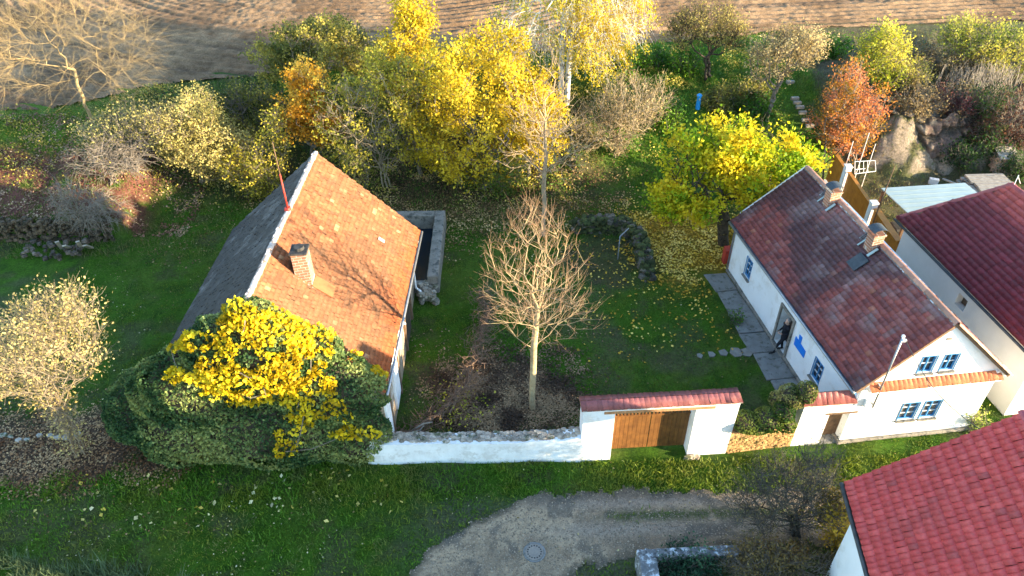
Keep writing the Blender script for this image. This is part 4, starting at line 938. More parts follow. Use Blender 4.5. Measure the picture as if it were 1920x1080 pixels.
# ---------------------------------------------------------------- fence, pillars and yard things behind
fp = [A([15.64, 30.55]), A([15.66, 27.45]), A([15.80, 24.9])]
fc = thing('plank_fence', A([15.65, 28, 0]), 'stained brown board fence between white pillars behind the cottage', 'fence')
segs = [(A([15.63, 30.75]), A([15.60, 32.3])), (fp[0]+A([0, -.18]), fp[1]+A([0, .18])), (fp[1]+A([0, -.18]), fp[2])]
for a, b in segs:
    d = unit(b-a); L_ = np.linalg.norm(b-a); n = int(L_/.14); m = MB()
    for k in range(n): q = a+d*L_*k/n; m.fbox(A([q[0], q[1], .38]), A([d[0], d[1], 0])*(L_/n-.008), A([.03+random.uniform(0, .01), 0, 0]), A([0, 0, 1.5]))
    m.box(min(a[0], b[0])-.05, max(a[0], b[0])+.09, min(a[1], b[1]), max(a[1], b[1]), 1.885, 1.93)
    m.build('board_panel', WOODFENCE, fc)
m = MB(); m.box(15.50, 15.75, 24.9, 32.3, -.1, .36); m.build('plinth', WHITE, fc)
for q in fp[:2]:
    m = MB(); m.box(q[0]-.14, q[0]+.14, q[1]-.14, q[1]+.14, -.1, 2.1); pl = m.build('pillar', WHITE, fc, bevel=.01)
    m = MB(); m.box(q[0]-.17, q[0]+.17, q[1]-.17, q[1]+.17, 2.101, 2.16); m.build('pillar_cap', CREAM, pl, bevel=.015)
cv = thing('canopy', A([18.3, 27.6, 0]), 'flat pale green sheet canopy on posts in the yard behind the neighbour house', 'canopy')
pts = [G(1652, 354, 2.25), G(1809, 344, 2.25), G(1835, 364, 2.25), G(1701, 400, 2.15)]
pts[2] = pts[1]+(pts[3]-pts[0])*1.0
m = MB(); m.prism(pts, A([0, 0, .04])); m.build('sheet', CANOPY, cv)
m = MB(); 
for k in range(1, 6): f_ = k/6; m.beam(pts[0]+(pts[3]-pts[0])*f_+z3*.05, pts[1]+(pts[2]-pts[1])*f_+z3*.05, .03, .012)
m.build('seams', CANOPY, cv)
for k, p in enumerate(pts):
    q = p*(1-.06)+A(pts).mean(0)*.06; m = MB(); m.box(q[0]-.05, q[0]+.05, q[1]-.05, q[1]+.05, 0, 2.14); m.build('post', OLDWOOD, cv)
m = MB(); c = A(pts).mean(0); m.box(c[0]-1.7, c[0]-.6, c[1]-.7, c[1]+.2, 0, .8); m.box(c[0]-1.6, c[0]-.9, c[1]-.6, c[1]+.1, .8, .95); tag(m.build('covered_stack', SOOT, bevel=.05, base=[c[0]-1, c[1], 0]), 'dark covered stack stored beneath the pale canopy', 'stack')
# timber stack
c = A([23.4, 31.6, 0]); ls = thing('timber_stack', c, 'stack of grey sawn boards lying in the yard beyond the pale canopy', 'timber')
for k in range(3):
    m = MB()
    for j in range(6): o = c+A([-1.2+.15*k+random.uniform(-.08, .08), -.75+.26*j-.03*k, .12+.16*k]); m.fbox(o, A([2.5-.3*k, .05, 0]), A([0, .23, 0]), A([0, 0, .1]))
    m.build('boards', GREYWOOD, ls)
m = MB(); 
for k in range(14): m.tube([c+A([-1.7+.1*(k % 7), -1.1+.12*k, .08+.12*(k % 3)]), c+A([-1.0+.1*(k % 5), -.9+.12*k, .1+.12*(k % 3)])], .05, 7)
m.build('logs', DARK_BARK, ls)
c = A([24.9, 33.4, float(terr(24.9, 33.4))]); sh = thing('log_store', c, 'small log store filled with split wood at the foot of the rock face', 'log store')
m = MB(); m.box(c[0]-.45, c[0]+.45, c[1]-.3, c[1]+.3, -.2, 1.0); m.build('bin', GREYWOOD, sh)
m = MB()
for k in range(60): x = c[0]-.5+random.uniform(-.04, .0); m.tube([A([c[0]-.5-random.uniform(0, .05), c[1]+random.uniform(-.28, .28), random.uniform(.05, .95)])+A([0, 0, 0]), A([c[0]-.3, c[1]+random.uniform(-.28, .28), random.uniform(.1, .9)])], .045, 6)
for k in range(50): p = A([c[0]+random.uniform(-.42, .42), c[1]-.3, random.uniform(.05, .95)]); m.tube([p+A([0, -.06*random.random(), 0]), p+A([0, .2, 0])], .045, 6)
m.build('split_logs', noisy('cut_wood', (.50, .34, .22), (.36, .22, .14), 12, .9), sh)
m = MB(); m.fbox(c+A([-.55, -.45, 1.0-c[2]]), A([1.1, 0, -.08]), A([0, .9, .22]), A([0, 0, .04])); m.build('lid', GREYWOOD, sh)
c = G(1740, 345, 0.1); m = MB(); f_ = 1
m.fbox(c, A([.4, -.15, 0]), A([.08, .2, 0]), A([0, 0, .28])); m.fbox(c+A([.05, .0, .281]), A([.12, -.045, 0]), A([.05, .12, 0]), A([0, 0, .002])); o_ = m.build('concrete_block', noisy('block', (.42, .45, .48), (.36, .38, .4), 8, .9), bevel=.01, base=c); tag(o_, 'single pale hollow concrete block lying on the bare yard', 'block')
m = MB(); c = G(1780, 345, .2); m.beam(c+A([-.1, .5, 0]), c+A([.5, -.6, .15]), .1, .06); tag(m.build('plank', GREYWOOD, base=c), 'short loose plank behind the far edge of the pale canopy', 'plank')
wf = thing('metal_rack', A([16.2, 31.5, 0]), 'white tubular metal rack and uprights standing behind the first fence pillar', 'metal rack')
P_ = [G(1603, 303, 2.0), G(1641, 301, 2.0), G(1642, 321, 1.5), G(1603, 326, 1.5)]
m = MB()
for i in range(4): m.tube([P_[i], P_[(i+1) % 4]], .015, 6)
for f_ in (.22, .42, .62): m.tube([P_[0]+(P_[1]-P_[0])*f_, P_[3]+(P_[2]-P_[3])*f_], .011, 6)
m.tube([P_[0]*.35+P_[3]*.65, (P_[1]*.35+P_[2]*.65)*.5+(P_[0]*.35+P_[3]*.65)*.5], .016, 6); m.build('frame', WHITEMETAL, wf)
for (px, py, pt_) in ((1586, 310, 265), (1604, 330, 250), (1622, 330, 270)):
    b_ = GY(px, py, 31.6); h_ = .3
    while proj(b_+z3*h_)[0][1] > pt_: h_ += .03
    m = MB(); m.tube([A([b_[0], b_[1], 0]), b_+z3*h_], .017, 7); m.build('upright', WHITEMETAL, wf)
b_ = A([15.55, 26.9, 0]); h_ = 3
while proj(b_+z3*h_)[0][1] > 311: h_ += .03
tpole = G(1675, 310, h_); m = MB(); m.tube([b_, A([b_[0]+.12, b_[1], h_])], [.03, .02], 7); tag(m.build('yard_pole', OLDWOOD, base=b_), 'slim leaning brown pole standing beside the second fence pillar', 'pole')
m = MB()
for q in ((15.2, 31.5, 15.5, 33.3), (14.9, 32.6, 15.7, 31.9)): m.beam(A([q[0], q[1], .2]), A([q[2], q[3], 2.2]), .07, .05)
tag(m.build('timber_prop', DARK_BARK, base=[15.3, 32, 0]), 'dark leaning timber props at the far end of the board fence', 'timber')

# blue pump on the slope
pb = T(1308, 203); pm = thing('hand_pump', pb, 'bright blue pump column standing on the green slope', 'pump'); h_ = .5
while proj(pb+z3*h_)[0][1] > 176: h_ += .02
m = MB(); m.tube([pb-z3*.1, pb+z3*h_*.75, pb+z3*h_*.8], [.13, .10, .12], 14); m.build('column', PUMP_BLUE, pm, smooth=False)
m = MB(); m.tube([pb+z3*h_*.8, pb+z3*h_*.9, pb+z3*h_], [.13, .14, .06], 14); m.build('head', PUMP_BLUE, pm)
m = MB(); m.tube([pb+z3*h_*.7, pb+z3*h_*.68+A([-.02, -.2, 0]), pb+z3*h_*.6+A([-.02, -.22, 0])], .03, 7); m.build('spout', PUMP_BLUE, pm)
# slope steps
STEP = noisy('step_stone', (.32, .29, .24), (.24, .21, .17), 5, .9)
for k, (px, py) in enumerate([(1481, 158), (1490, 187), (1494, 196), (1499, 205), (1504, 214), (1510, 228), (1517, 240)]):
    c = T(px, py)+z3*.12; m = MB(); m.box(c[0]-.22, c[0]+.22, c[1]-.09, c[1]+.09, c[2]-.15, c[2]+.03)
    nm = ['topmost', 'second highest', 'third highest', 'middle', 'third lowest', 'second lowest', 'lowest'][k]
    tag(m.build('stone_step', STEP, bevel=.03, base=c), '%s stone step climbing the bank beside the orange tree' % nm, 'step', 'stone steps up the bank')
# rubble retaining wall and heap at the left edge
rt = thing('retaining_wall', A([-21, 28.5, 0]), 'old rubble retaining wall holding the bank at the left edge', 'wall')
m = MB()
for k in range(900):
    x = random.uniform(-27, -18.2); g = random.uniform(.25, .6); m.cur = (g*1.15, g*.9, g*.65); m.stone([x, 28.35+random.uniform(-.12, .25), random.uniform(0, 1.15)], random.uniform(.08, .16), (1, .8, .7))
m.build('stones', RUBBLE, rt, color=True)
m = MB()
for k in range(60):
    g = random.uniform(.25, .8); m.cur = (g*1.2, g*1.05, g*.95); x = random.uniform(-21.8, -19.2); m.stone([x, random.uniform(26.9, 28.1), random.uniform(0, .35)], random.uniform(.07, .15), (1, 1, .8))
tag(m.build('stone_heap', RUBBLE, base=[-20.5, 27.5, 0], color=True), 'heap of tumbled stones in front of the retaining wall', 'stones')
m = MB()
for k in range(4): x = -20.2+.45*k; m.beam([x, 27.6, .1], [x+.35, 27.0-.3*(k % 2), .9], .16, .06)
tag(m.build('leaning_boards', GREYWOOD, base=[-19.6, 27.3, 0]), 'weathered boards leaning on the stone heap at the left', 'boards')
for k in range(16): x = -19.5+.31*k+random.uniform(-.05, .05); m = MB(); m.cur = (1.6, 1.6, 1.6); y = 16.75+random.uniform(-.12, .12); m.stone([x, y, .06], random.uniform(.1, .2), (1.2, .8, .5)); tag(m.build('edging_stone', RUBBLE, base=[x, y, 0], color=True), 'pale edging stone in the row below the cream leaved shrub', 'stone', 'edging stones in a row')
print('built structure')

# ================================================================== VEGETATION
YEL = [(.40, .29, .012), (.62, .46, .022), (.68, .53, .045)]
YEL_OL = [(.17, .18, .03), (.40, .34, .04), (.66, .53, .06)]
GOLD = [(.50, .22, .015), (.66, .34, .03), (.74, .48, .07)]
OLIVE = [(.09, .11, .025), (.20, .19, .04), (.40, .33, .06)]
GREEN = [(.02, .05, .012), (.045, .10, .02), (.09, .15, .03)]
BEIGE = [(.28, .20, .08), (.44, .33, .14), (.58, .46, .22)]
BGREEN = [(.04, .12, .012), (.09, .22, .02), (.20, .34, .03)]
BROWN = [(.16, .11, .05), (.28, .20, .09), (.42, .32, .15)]
ORED = [(.26, .17, .02), (.52, .21, .03), (.56, .20, .09)]
MAROON = [(.06, .03, .025), (.14, .06, .04), (.20, .12, .06)]
WAL = [(.20, .32, .012), (.54, .50, .015), (.70, .52, .02)]
LIME = [(.22, .26, .02), (.48, .46, .04), (.60, .52, .08)]

def tree_px(name, label, base_px, blobs, pal, n_leaf, lsize, cat='tree', **kw):
    b = T(*base_px) if len(base_px) == 2 else A(base_px, float)
    return make_tree(name, label, cat, b-A([0, 0, .05]), crown_px(blobs, b[1]), pal, n_leaf, lsize, **kw)

# --- the leafless tree in the yard (upswept limbs)
b = A([.66, 17.8, 0])
E1 = [(b+A([.0, 0, 6.2]), A([1.5, 1.4, 2.0])), (b+A([-.15, 0, 5.0]), A([1.6, 1.4, 1.2])), (b+A([.8, 0, 4.3]), A([1.4, 1.1, .7])), (b+A([.05, 0, 7.4]), A([.8, .75, 1.1]))]
make_tree('bare_tree', 'tall leafless tree standing alone in the yard above brown fallen leaves', 'tree', b, E1, None, 0, .1, bark=noisy('yard_bark', (.30, .22, .12), (.44, .34, .19), 7, .9, .4, .02, 40), twig_bark=noisy('red_twig', (.20, .12, .075), (.32, .20, .12), 7, .9), n_tgt=350, r_base=.11, r_tip=.0062, twigs=3, twig_len=.5, rise=1.9, top=b+A([.05, 0, 6.0]), trunk_frac=.6)
b = A([1.45, 28.3, float(terr(1.45, 28.3))])
E1 = [(b+A([.05, 0, 5.6]), A([1.5, 1.3, 2.0])), (b+A([.1, 0, 4.4]), A([2.0, 1.5, 1.2])), (b+A([0, 0, 7.4]), A([.7, .6, 1.5]))]
make_tree('bare_tree', 'leafless slender tree rising behind the top of the yard tree', 'tree', b, E1, None, 0, .1, bark=noisy('slender_bark', (.28, .20, .13), (.40, .30, .18), 7, .9), n_tgt=220, r_base=.10, r_tip=.010, twigs=2, twig_len=.5, rise=1.5, top=b+A([0, 0, 6.6]))

G1 = 'autumn trees behind the garden'
tree_px('cherry_tree', 'broad bright yellow tree with drooping leaves, largest of the back garden', (905, 350), [(900, 150, 115, 100), (870, 250, 100, 85), (1000, 210, 60, 80, 1), (930, 90, 90, 50), (870, 300, 60, 40)], YEL, 22275, 0.141, n_tgt=420, r_base=.16, droop=.5, group=G1, stems=2, gaps=.36, clump=.35)
tree_px('cherry_tree', 'thin yellow speckled tree with a slanted trunk right behind the barn gable', (724, 352), [(665, 220, 90, 75), (700, 275, 80, 55), (740, 200, 60, 70)], YEL_OL, 7290, 0.124, n_tgt=300, r_base=.09, droop=.3, group=G1, gaps=.42, twig_len=.5, stems=3, bark=PALE_BARK)
tree_px('maple_tree', 'narrow golden topped tree poking up against the ploughed field', (775, 190), [(772, 35, 34, 45), (770, 90, 45, 45), (745, 120, 40, 40)], YEL, 7290, 0.141, n_tgt=170, r_base=.12, group=G1, gaps=.35)
tree_px('apple_tree', 'rounded olive green tree in front of the field left of the golden top', (600, 200), [(590, 90, 95, 55), (545, 120, 70, 45), (650, 100, 50, 50)], OLIVE, 17212, 0.124, n_tgt=260, r_base=.12, group=G1, gaps=.38)
tree_px('maple_tree', 'small vivid orange gold tree above the barn ridge', (590, 338), [(578, 165, 38, 42), (565, 215, 42, 40), (600, 240, 40, 40)], GOLD, 9112, 0.133, n_tgt=190, r_base=.09, group=G1, gaps=.36)
tree_px('ash_tree', 'yellow green tree filling the gap between olive tree and broad yellow tree', (790, 330), [(770, 190, 65, 70), (720, 150, 50, 50), (800, 260, 50, 50)], YEL_OL, 10530, 0.133, n_tgt=260, r_base=.11, group=G1, gaps=.38)
tree_px('cherry_tree', 'yellow tree leaning right beside the birch trunks', (990, 330), [(1010, 200, 50, 65), (1020, 260, 45, 45), (965, 280, 45, 45)], YEL, 8100, 0.133, n_tgt=210, r_base=.10, group=G1, droop=.4, gaps=.38)
tree_px('shrub', 'low green leafy shrub under the broad yellow tree', (950, 365), [(945, 320, 50, 32), (900, 335, 40, 25)], [(.07, .13, .02), (.14, .20, .03), (.3, .3, .05)], 3510, 0.124, cat='shrub', n_tgt=120, r_base=.05, stems=4)
# birch with two white trunks
bb = T(1052, 190); b2 = T(1063, 196)
make_tree('birch_tree', 'birch with white trunk and thin yellow crown, left of the pair', 'tree', bb, crown_px([(985, 35, 60, 45), (1020, 70, 60, 45), (960, 80, 50, 40), (1040, -20, 80, 60)], bb[1]), YEL_OL, 6480, 0.108, bark=BIRCH, n_tgt=240, r_base=.15, r_tip=.008, droop=1.0, group='pair of birches', top=bb+A([-.05, 0, 9.0]), rise=.1, twig_len=.7, clump=.2, ground_clear=2.5, gaps=.4)
make_tree('birch_tree', 'birch with white trunk and hanging yellow foliage, right of the pair', 'tree', b2, crown_px([(1110, 30, 60, 60), (1165, 35, 55, 45), (1120, 85, 55, 45), (1130, -20, 90, 50), (1125, 118, 30, 20)], b2[1]), YEL, 12825, 0.108, bark=BIRCH, n_tgt=340, r_base=.14, r_tip=.008, droop=1.0, group='pair of birches', top=b2+A([.15, 0, 8.5]), rise=.1, twig_len=.7, clump=.2, ground_clear=1.5, gaps=.36)
tree_px('hazel_shrub', 'brown twiggy shrub with few leaves right of the birch trunks', (1160, 295), [(1190, 190, 65, 55), (1150, 225, 60, 50), (1110, 240, 45, 45)], BROWN, 2600, .11, cat='shrub', n_tgt=320, r_base=.07, stems=5, twig_len=.5, bark=PALE_BARK)
tree_px('plum_tree', 'olive brown round tree by the field edge with forked dark trunk', (1325, 150), [(1325, 48, 72, 38), (1285, 65, 40, 30), (1368, 70, 42, 28)], [(.16, .13, .04), (.32, .25, .07), (.48, .38, .11)], 5600, .10, n_tgt=330, r_base=.12, bark=DARK_BARK, group='orchard trees on the bank', stems=2)
tree_px('plum_tree', 'pale beige leaved tree on the bank above the walnut', (1438, 225), [(1480, 95, 66, 42), (1445, 120, 42, 38), (1522, 85, 32, 26)], BEIGE, 5600, .10, n_tgt=330, r_base=.12, bark=BARK, group='orchard trees on the bank', stems=2)
tree_px('smoke_tree', 'orange red shrub tree at the back end of the board fence', (1600, 300), [(1590, 180, 45, 50), (1575, 230, 52, 45), (1620, 225, 40, 55), (1570, 265, 42, 25)], ORED, 9000, .11, n_tgt=320, r_base=.08, stems=5, bark=BROWN and GREY_BARK)
tree_px('willow_shrub', 'lime yellow shrub beyond the orange red tree', (1655, 165), [(1655, 95, 40, 42), (1665, 130, 35, 30), (1630, 95, 25, 30)], LIME, 5400, 0.116, cat='shrub', n_tgt=170, r_base=.06, stems=4)
tree_px('willow_shrub', 'wide yellow green shrub on top of the quarry edge at the right', (1865, 150), [(1850, 75, 75, 40), (1890, 105, 60, 45), (1800, 60, 40, 30)], [(.10, .14, .02), (.28, .30, .04), (.48, .42, .07)], 8775, 0.116, cat='shrub', n_tgt=260, r_base=.07, stems=6)
tree_px('barberry_shrub', 'maroon shrub on the rock face at the right edge', (1905, 280), [(1900, 215, 38, 45), (1880, 240, 30, 30), (1925, 240, 30, 40)], MAROON, 3000, .11, cat='shrub', n_tgt=170, r_base=.05, stems=5)
# walnut
wb = A([9.5, 27.4, 0]); 
WE = crown_px([(1340, 300, 95, 65), (1400, 265, 85, 45), (1330, 358, 92, 46), (1290, 350, 66, 42), (1480, 305, 55, 38), (1430, 340, 60, 45), (1265, 385, 38, 32)], 27.2)
make_tree('walnut_tree', 'walnut tree with bright yellow and lime leaves overhanging the cottage roof', 'tree', wb, WE, WAL, 17000, .165, bark=DARK_BARK, n_tgt=330, r_base=.25, r_tip=.014, twigs=3, clump=.42, gaps=.42, top=wb+A([-.5, 0, 2.8]), droop=.2, leaf_up=(0, 0, .2))
# left side
tree_px('willow_tree', 'pale yellow green willow like tree left of the barn ridge', (375, 345), [(375, 220, 50, 50), (400, 270, 65, 50), (340, 260, 55, 50), (430, 310, 50, 35)], [(.22, .20, .06), (.42, .36, .11), (.58, .48, .17)], 17212, 0.108, n_tgt=340, r_base=.11, stems=4, bark=PALE_BARK)
tree_px('willow_shrub', 'yellow green shrub touching the far left corner of the barn roof', (500, 372), [(495, 305, 42, 50), (460, 320, 40, 40), (520, 250, 25, 40)], YEL_OL, 5670, 0.108, cat='shrub', n_tgt=200, r_base=.06, stems=5, gaps=.33)
tree_px('elder_shrub', 'greenish shrub beneath the field hedge left of the orange gold tree', (470, 280), [(470, 200, 45, 45), (520, 220, 35, 50), (440, 190, 40, 30)], OLIVE, 5670, 0.108, cat='shrub', n_tgt=190, r_base=.06, stems=4, gaps=.35)
tree_px('apple_tree', 'yellow green half bare tree below the pale bare tree', (265, 325), [(255, 235, 60, 35), (210, 255, 55, 35), (300, 240, 50, 35)], [(.20, .18, .06), (.36, .31, .10), (.5, .42, .15)], 4320, 0.100, n_tgt=260, r_base=.09, bark=GREY_BARK, stems=2, twig_len=.5)
tree_px('bare_shrub', 'tangled grey leafless shrub above the stone retaining wall', (213, 345), [(215, 290, 55, 40), (180, 300, 45, 30), (250, 300, 40, 30)], None, 0, .1, cat='shrub', n_tgt=260, r_base=.07, r_tip=.011, bark=GREY_BARK, stems=4, twig_len=.55, rise=.2, droop=.4)
tree_px('bare_shrub', 'low whitish leafless shrub sprawling beside the stone retaining wall', (165, 425), [(160, 385, 55, 35), (195, 395, 35, 30), (130, 370, 30, 30)], None, 0, .1, cat='shrub', n_tgt=240, r_base=.05, r_tip=.011, bark=noisy('dull_bark', (.20, .16, .12), (.31, .26, .20), 7, .9), stems=5, twig_len=.55, rise=.2, droop=.5)
pb2 = T(175, 235)
make_tree('pale_bare_tree', 'big pale leafless tree spreading over the field at the top left', 'tree', pb2, crown_px([(150, 40, 110, 60), (40, 60, 90, 70), (240, 90, 60, 60), (60, 130, 90, 45), (190, 130, 80, 45), (-40, 60, 60, 60), (200, 190, 70, 30), (90, -30, 120, 40)], pb2[1]), None, 0, .1, bark=noisy('sallow_bark', (.26, .18, .085), (.36, .26, .13), 7, .9), n_tgt=300, r_base=.08, r_tip=.006, twigs=6, twig_len=1.3, rise=.05, droop=.25, ground_clear=.5, trunk_frac=.7)
# hedge along the field
for k, (bx, by, rx, ry, w_) in enumerate([(345, 205, 40, 26, 'leftmost'), (410, 190, 45, 24, 'second'), (480, 180, 30, 20, 'third'), (1150, 115, 40, 28, 'fourth')]):
    tree_px('hedge_bush', 'dark green hedge bush along the field edge, %s from the left' % w_, (bx, by+20), [(bx, by, rx, ry), (bx+25, by+5, rx*.7, ry*.7)], GREEN if k < 3 else BGREEN, 2400, .14, cat='bush', n_tgt=90, r_base=.04, stems=4, group='hedge bushes by the field')
for k, (bx, by, rx, ry, w_) in enumerate([(1215, 110, 38, 22, 'furthest left'), (1290, 118, 30, 20, 'below the olive brown tree'), (1400, 175, 40, 20, 'left of the stone steps'), (1245, 215, 40, 25, 'below the brown twiggy shrub'), (1350, 190, 34, 20, 'right of the blue pump'), (1420, 205, 30, 16, 'touching the walnut crown'), (1550, 90, 40, 20, 'under the field edge')]):
    tree_px('bank_bush', 'low leafy green bush on the bank, %s' % w_, (bx, by+14), [(bx, by, rx, ry)], [BGREEN, OLIVE][k in (2, 4)], 2200, .13, cat='bush', n_tgt=80, r_base=.035, stems=4, group='bushes on the green bank')
# brambles and scrub on the quarry edge
for k, (bx, by, rx, ry, pal, w_) in enumerate([(1725, 105, 45, 32, BROWN, 'grey brown, behind the lime yellow shrub'), (1785, 125, 45, 34, BROWN, 'grey brown, left below the wide shrub'), (1715, 195, 40, 30, BROWN, 'brown, right of the orange red tree'), (1790, 190, 40, 26, [(.14, .05, .05), (.22, .10, .07), (.2, .16, .07)], 'reddish, over the bare rock'), (1850, 195, 40, 28, GREEN, 'dark green, left of the maroon shrub'), (1800, 290, 28, 18, GREEN, 'dark green, at the foot of the rock face'), (1850, 265, 30, 25, GREEN, 'dark green, above the log store'), (1905, 320, 25, 25, GREEN, 'dark green, right of the log store'), (1700, 150, 35, 28, OLIVE, 'olive, on the quarry rim'), (1840, 245, 30, 20, MAROON, 'dull red, hanging on the rock')]):
    tree_px('bramble', 'scrubby quarry bramble, %s' % w_, (bx, by+14), [(bx, by, rx, ry)], pal, 2300, .11, cat='bramble', n_tgt=130, r_base=.03, stems=6, group='brambles on the quarry edge', bark=GREY_BARK, twig_len=.4)
b = T(1832, 158); m = MB(); rr = random.Random(3)
V = []; n = 420; P0 = b+rng.normal(size=(n, 3))*A([1.0, .5, 0]); P0[:, 2] = terr(P0[:, 0], P0[:, 1]); d = rng.normal(size=(n, 3))*A([.3, .3, .1])+A([0, 0, 1.1]); 
V_, Q_ = tubes(P0, P0+d*(.5+.5*rng.random((n, 1))), np.full(n, .012), np.full(n, .006), 3); o = fast('reed_grass', V_, Q_, noisy('reed', (.20, .17, .14), (.30, .26, .21), 6), base=b); tag(o, 'tuft of pale grey dry reeds on the quarry edge', 'reeds')
# foreground left beige shrub
tree_px('willow_shrub', 'large cream leaved many stemmed shrub at the left edge of the photo', (150, 850), [(100, 600, 80, 55), (40, 640, 80, 60), (150, 640, 45, 60), (60, 710, 65, 45), (150, 580, 35, 35), (-20, 690, 50, 60), (125, 700, 45, 40)], [(.32, .24, .08), (.48, .38, .14), (.60, .48, .20)], 6000, .085, cat='shrub', n_tgt=480, r_base=.09, r_tip=.007, stems=9, bark=noisy('sallow_stem', (.20, .15, .10), (.34, .27, .18), 7, .9), twig_len=.45, rise=1.0, clump=.25, gaps=.33)
# bottom right bare bush with few yellow leaves
tree_px('bare_shrub', 'dark leafless bush in front of the near red roofed house', (1490, 1000), [(1480, 905, 75, 45), (1420, 950, 60, 40), (1530, 940, 55, 50), (1535, 875, 45, 40), (1450, 1010, 95, 35), (1385, 1010, 45, 32)], [(.06, .06, .03), (.13, .12, .06), (.26, .21, .08)], 3600, .05, cat='shrub', n_tgt=760, r_base=.14, r_tip=.0075, stems=8, bark=noisy('ash_bark', (.055, .05, .042), (.12, .11, .09), 7, .9), twig_len=.42, rise=.9)
tree_px('elm_shrub', 'yellowing leafy bush squeezed against the near house wall', (1572, 1020), [(1565, 960, 26, 38), (1580, 1010, 24, 40), (1550, 1040, 40, 25)], [(.12, .10, .02), (.30, .22, .03), (.48, .34, .04)], 2600, .10, cat='shrub', n_tgt=150, r_base=.04, stems=4)
tree_px('conifer_shrub', 'blue green leafy bush inside the lichen covered wall', (1290, 1075), [(1290, 1066, 44, 20), (1330, 1075, 30, 16)], [(.02, .06, .03), (.04, .11, .055), (.07, .16, .08)], 4200, .08, cat='shrub', n_tgt=160, r_base=.04, stems=4)
tree_px('undergrowth_bush', 'brown twiggy undergrowth below the dark leafless bush', (1440, 1075), [(1430, 1055, 70, 25), (1510, 1065, 50, 25)], [(.05, .05, .02), (.14, .12, .05), (.24, .17, .06)], 4200, .08, cat='shrub', n_tgt=300, r_base=.04, stems=6, bark=GREY_BARK)
tree_px('small_shrub', 'little green shrub growing at the edge of the cottage pavement', (1381, 607), [(1381, 596, 13, 14)], BGREEN, 500, .07, cat='shrub', n_tgt=40, r_base=.02, stems=3, twig_len=.12, clump=.1, ground_clear=.0)
tree_px('small_shrub', 'pale green shrub at the right foot of the cottage gable', (1830, 800), [(1828, 786, 22, 18), (1815, 795, 15, 12)], [(.10, .16, .03), (.25, .32, .06), (.5, .5, .12)], 900, .08, cat='shrub', n_tgt=60, r_base=.02, stems=4, twig_len=.2, clump=.15, ground_clear=.0)

# --- ivy masses: a lumpy leafy skin over a rough woody body
def ivy(name, label, E_, n, pal, lsize, core_col=GREEN, cat='ivy', keep=None, bumps=.3):
    base = E_[0][0].copy(); base[2] = 0; th = thing(name, base, label, cat)
    mb = bmesh.new()
    for c, r in E_:
        ret = bmesh.ops.create_icosphere(mb, subdivisions=3, radius=1.0)
        for v in ret['verts']:
            p = A(v.co); k = .80+.18*float(fbm(A([p[0]*2.5+c[0]]), A([p[1]*2.5+p[2]*2]), 3)[0]); v.co = Vector(tuple(c+p*r*k*.88))
    me = bpy.data.meshes.new('woody_body'); mb.to_mesh(me); mb.free(); link('woody_body', me, DARK_BARK, th)
    area = A([(r[0]*r[1]+r[1]*r[2]+r[0]*r[2]) for c, r in E_]); idx = rng.choice(len(E_), n*2, p=area/area.sum())
    C_ = A([e[0] for e in E_])[idx]; R_ = A([e[1] for e in E_])[idx]
    d = rng.normal(size=(n*2, 3)); d /= np.linalg.norm(d, axis=1)[:, None]
    P0 = C_+d*R_
    l = fbm(P0[:, 0]*1.6+P0[:, 2], P0[:, 1]*1.6+P0[:, 2]*1.3, 5, 3)
    P0 = C_+d*R_*(.86+bumps*(l-.25)[:, None]+rng.random((n*2, 1))*.05)
    ins = np.zeros(len(P0), bool)
    for i, (c, r) in enumerate(E_): ins |= (np.sum(((P0-c)/(r*.9))**2, 1) < .9) & (idx != i)
    P0 = P0[~ins & (P0[:, 2] > .05)]
    if keep is not None: P0 = P0[keep(P0)]
    P0 = P0[:n]; leaf_obj('leaves', P0, lsize, pal, LEAF, th, jit=.4, aspect=.8, up=(0, -.3, .4))
    return th, P0
IE = [(A([-7.7, 16.1, 4.3]), A([2.1, .9, 1.9])), (A([-9.6, 16.3, 2.9]), A([2.1, 1.2, 1.7])), (A([-5.9, 16.1, 2.9]), A([2.1, .9, 1.6])), (A([-11.7, 17.0, 1.3]), A([1.85, 1.5, 1.25])), (A([-10.4, 16.3, 1.2]), A([2.0, 1.3, 1.4])),
      (A([-7.7, 15.9, 1.4]), A([3.2, .95, 1.7])), (A([-5.4, 15.9, 1.2]), A([1.5, .65, 1.6])), (A([-6.3, 16.25, 4.4]), A([1.3, .65, .9])), (A([-4.8, 16.2, 3.1]), A([.8, .55, .8])), (A([-7.5, 16.3, 5.7]), A([.8, .6, .7])), (A([-11.1, 16.7, 2.4]), A([1.2, 1.1, .95]))]
IVYG = [(.035, .085, .03), (.11, .18, .055), (.30, .34, .11)]
ivy('ivy_bush', 'huge dark green ivy swallowing the front gable of the barn', IE, 62000, IVYG, .10)
# golden climber on the upper part of the ivy
def vine_mask(Pn):
    q, _z = proj(Pn); x, y = q[:, 0], q[:, 1]; nn = (fbm(x*.035, y*.035, 4, 3)-.5)*1.5
    bl = [(440, 640, 90, 55), (520, 620, 90, 50), (500, 690, 100, 45), (600, 640, 70, 35), (390, 700, 45, 45), (330, 700, 30, 18), (560, 770, 38, 60), (590, 725, 40, 26), (455, 580, 40, 22), (660, 655, 45, 12), (720, 695, 22, 12), (650, 815, 35, 14), (540, 830, 25, 30), (470, 745, 40, 22), (350, 650, 38, 14), (700, 810, 14, 10), (625, 770, 30, 25)]
    v = np.full(len(x), 9.)
    for cx, cy, rx, ry in bl: v = np.minimum(v, ((x-cx)/rx)**2+((y-cy)/ry)**2)
    return (np.sqrt(v)+nn < .95) & (Pn[:, 1] < 16.6)
th = thing('climbing_vine', A([-7.6, 16.0, 0]), 'vivid golden yellow large leaved vine spread over the top of the ivy', 'vine')
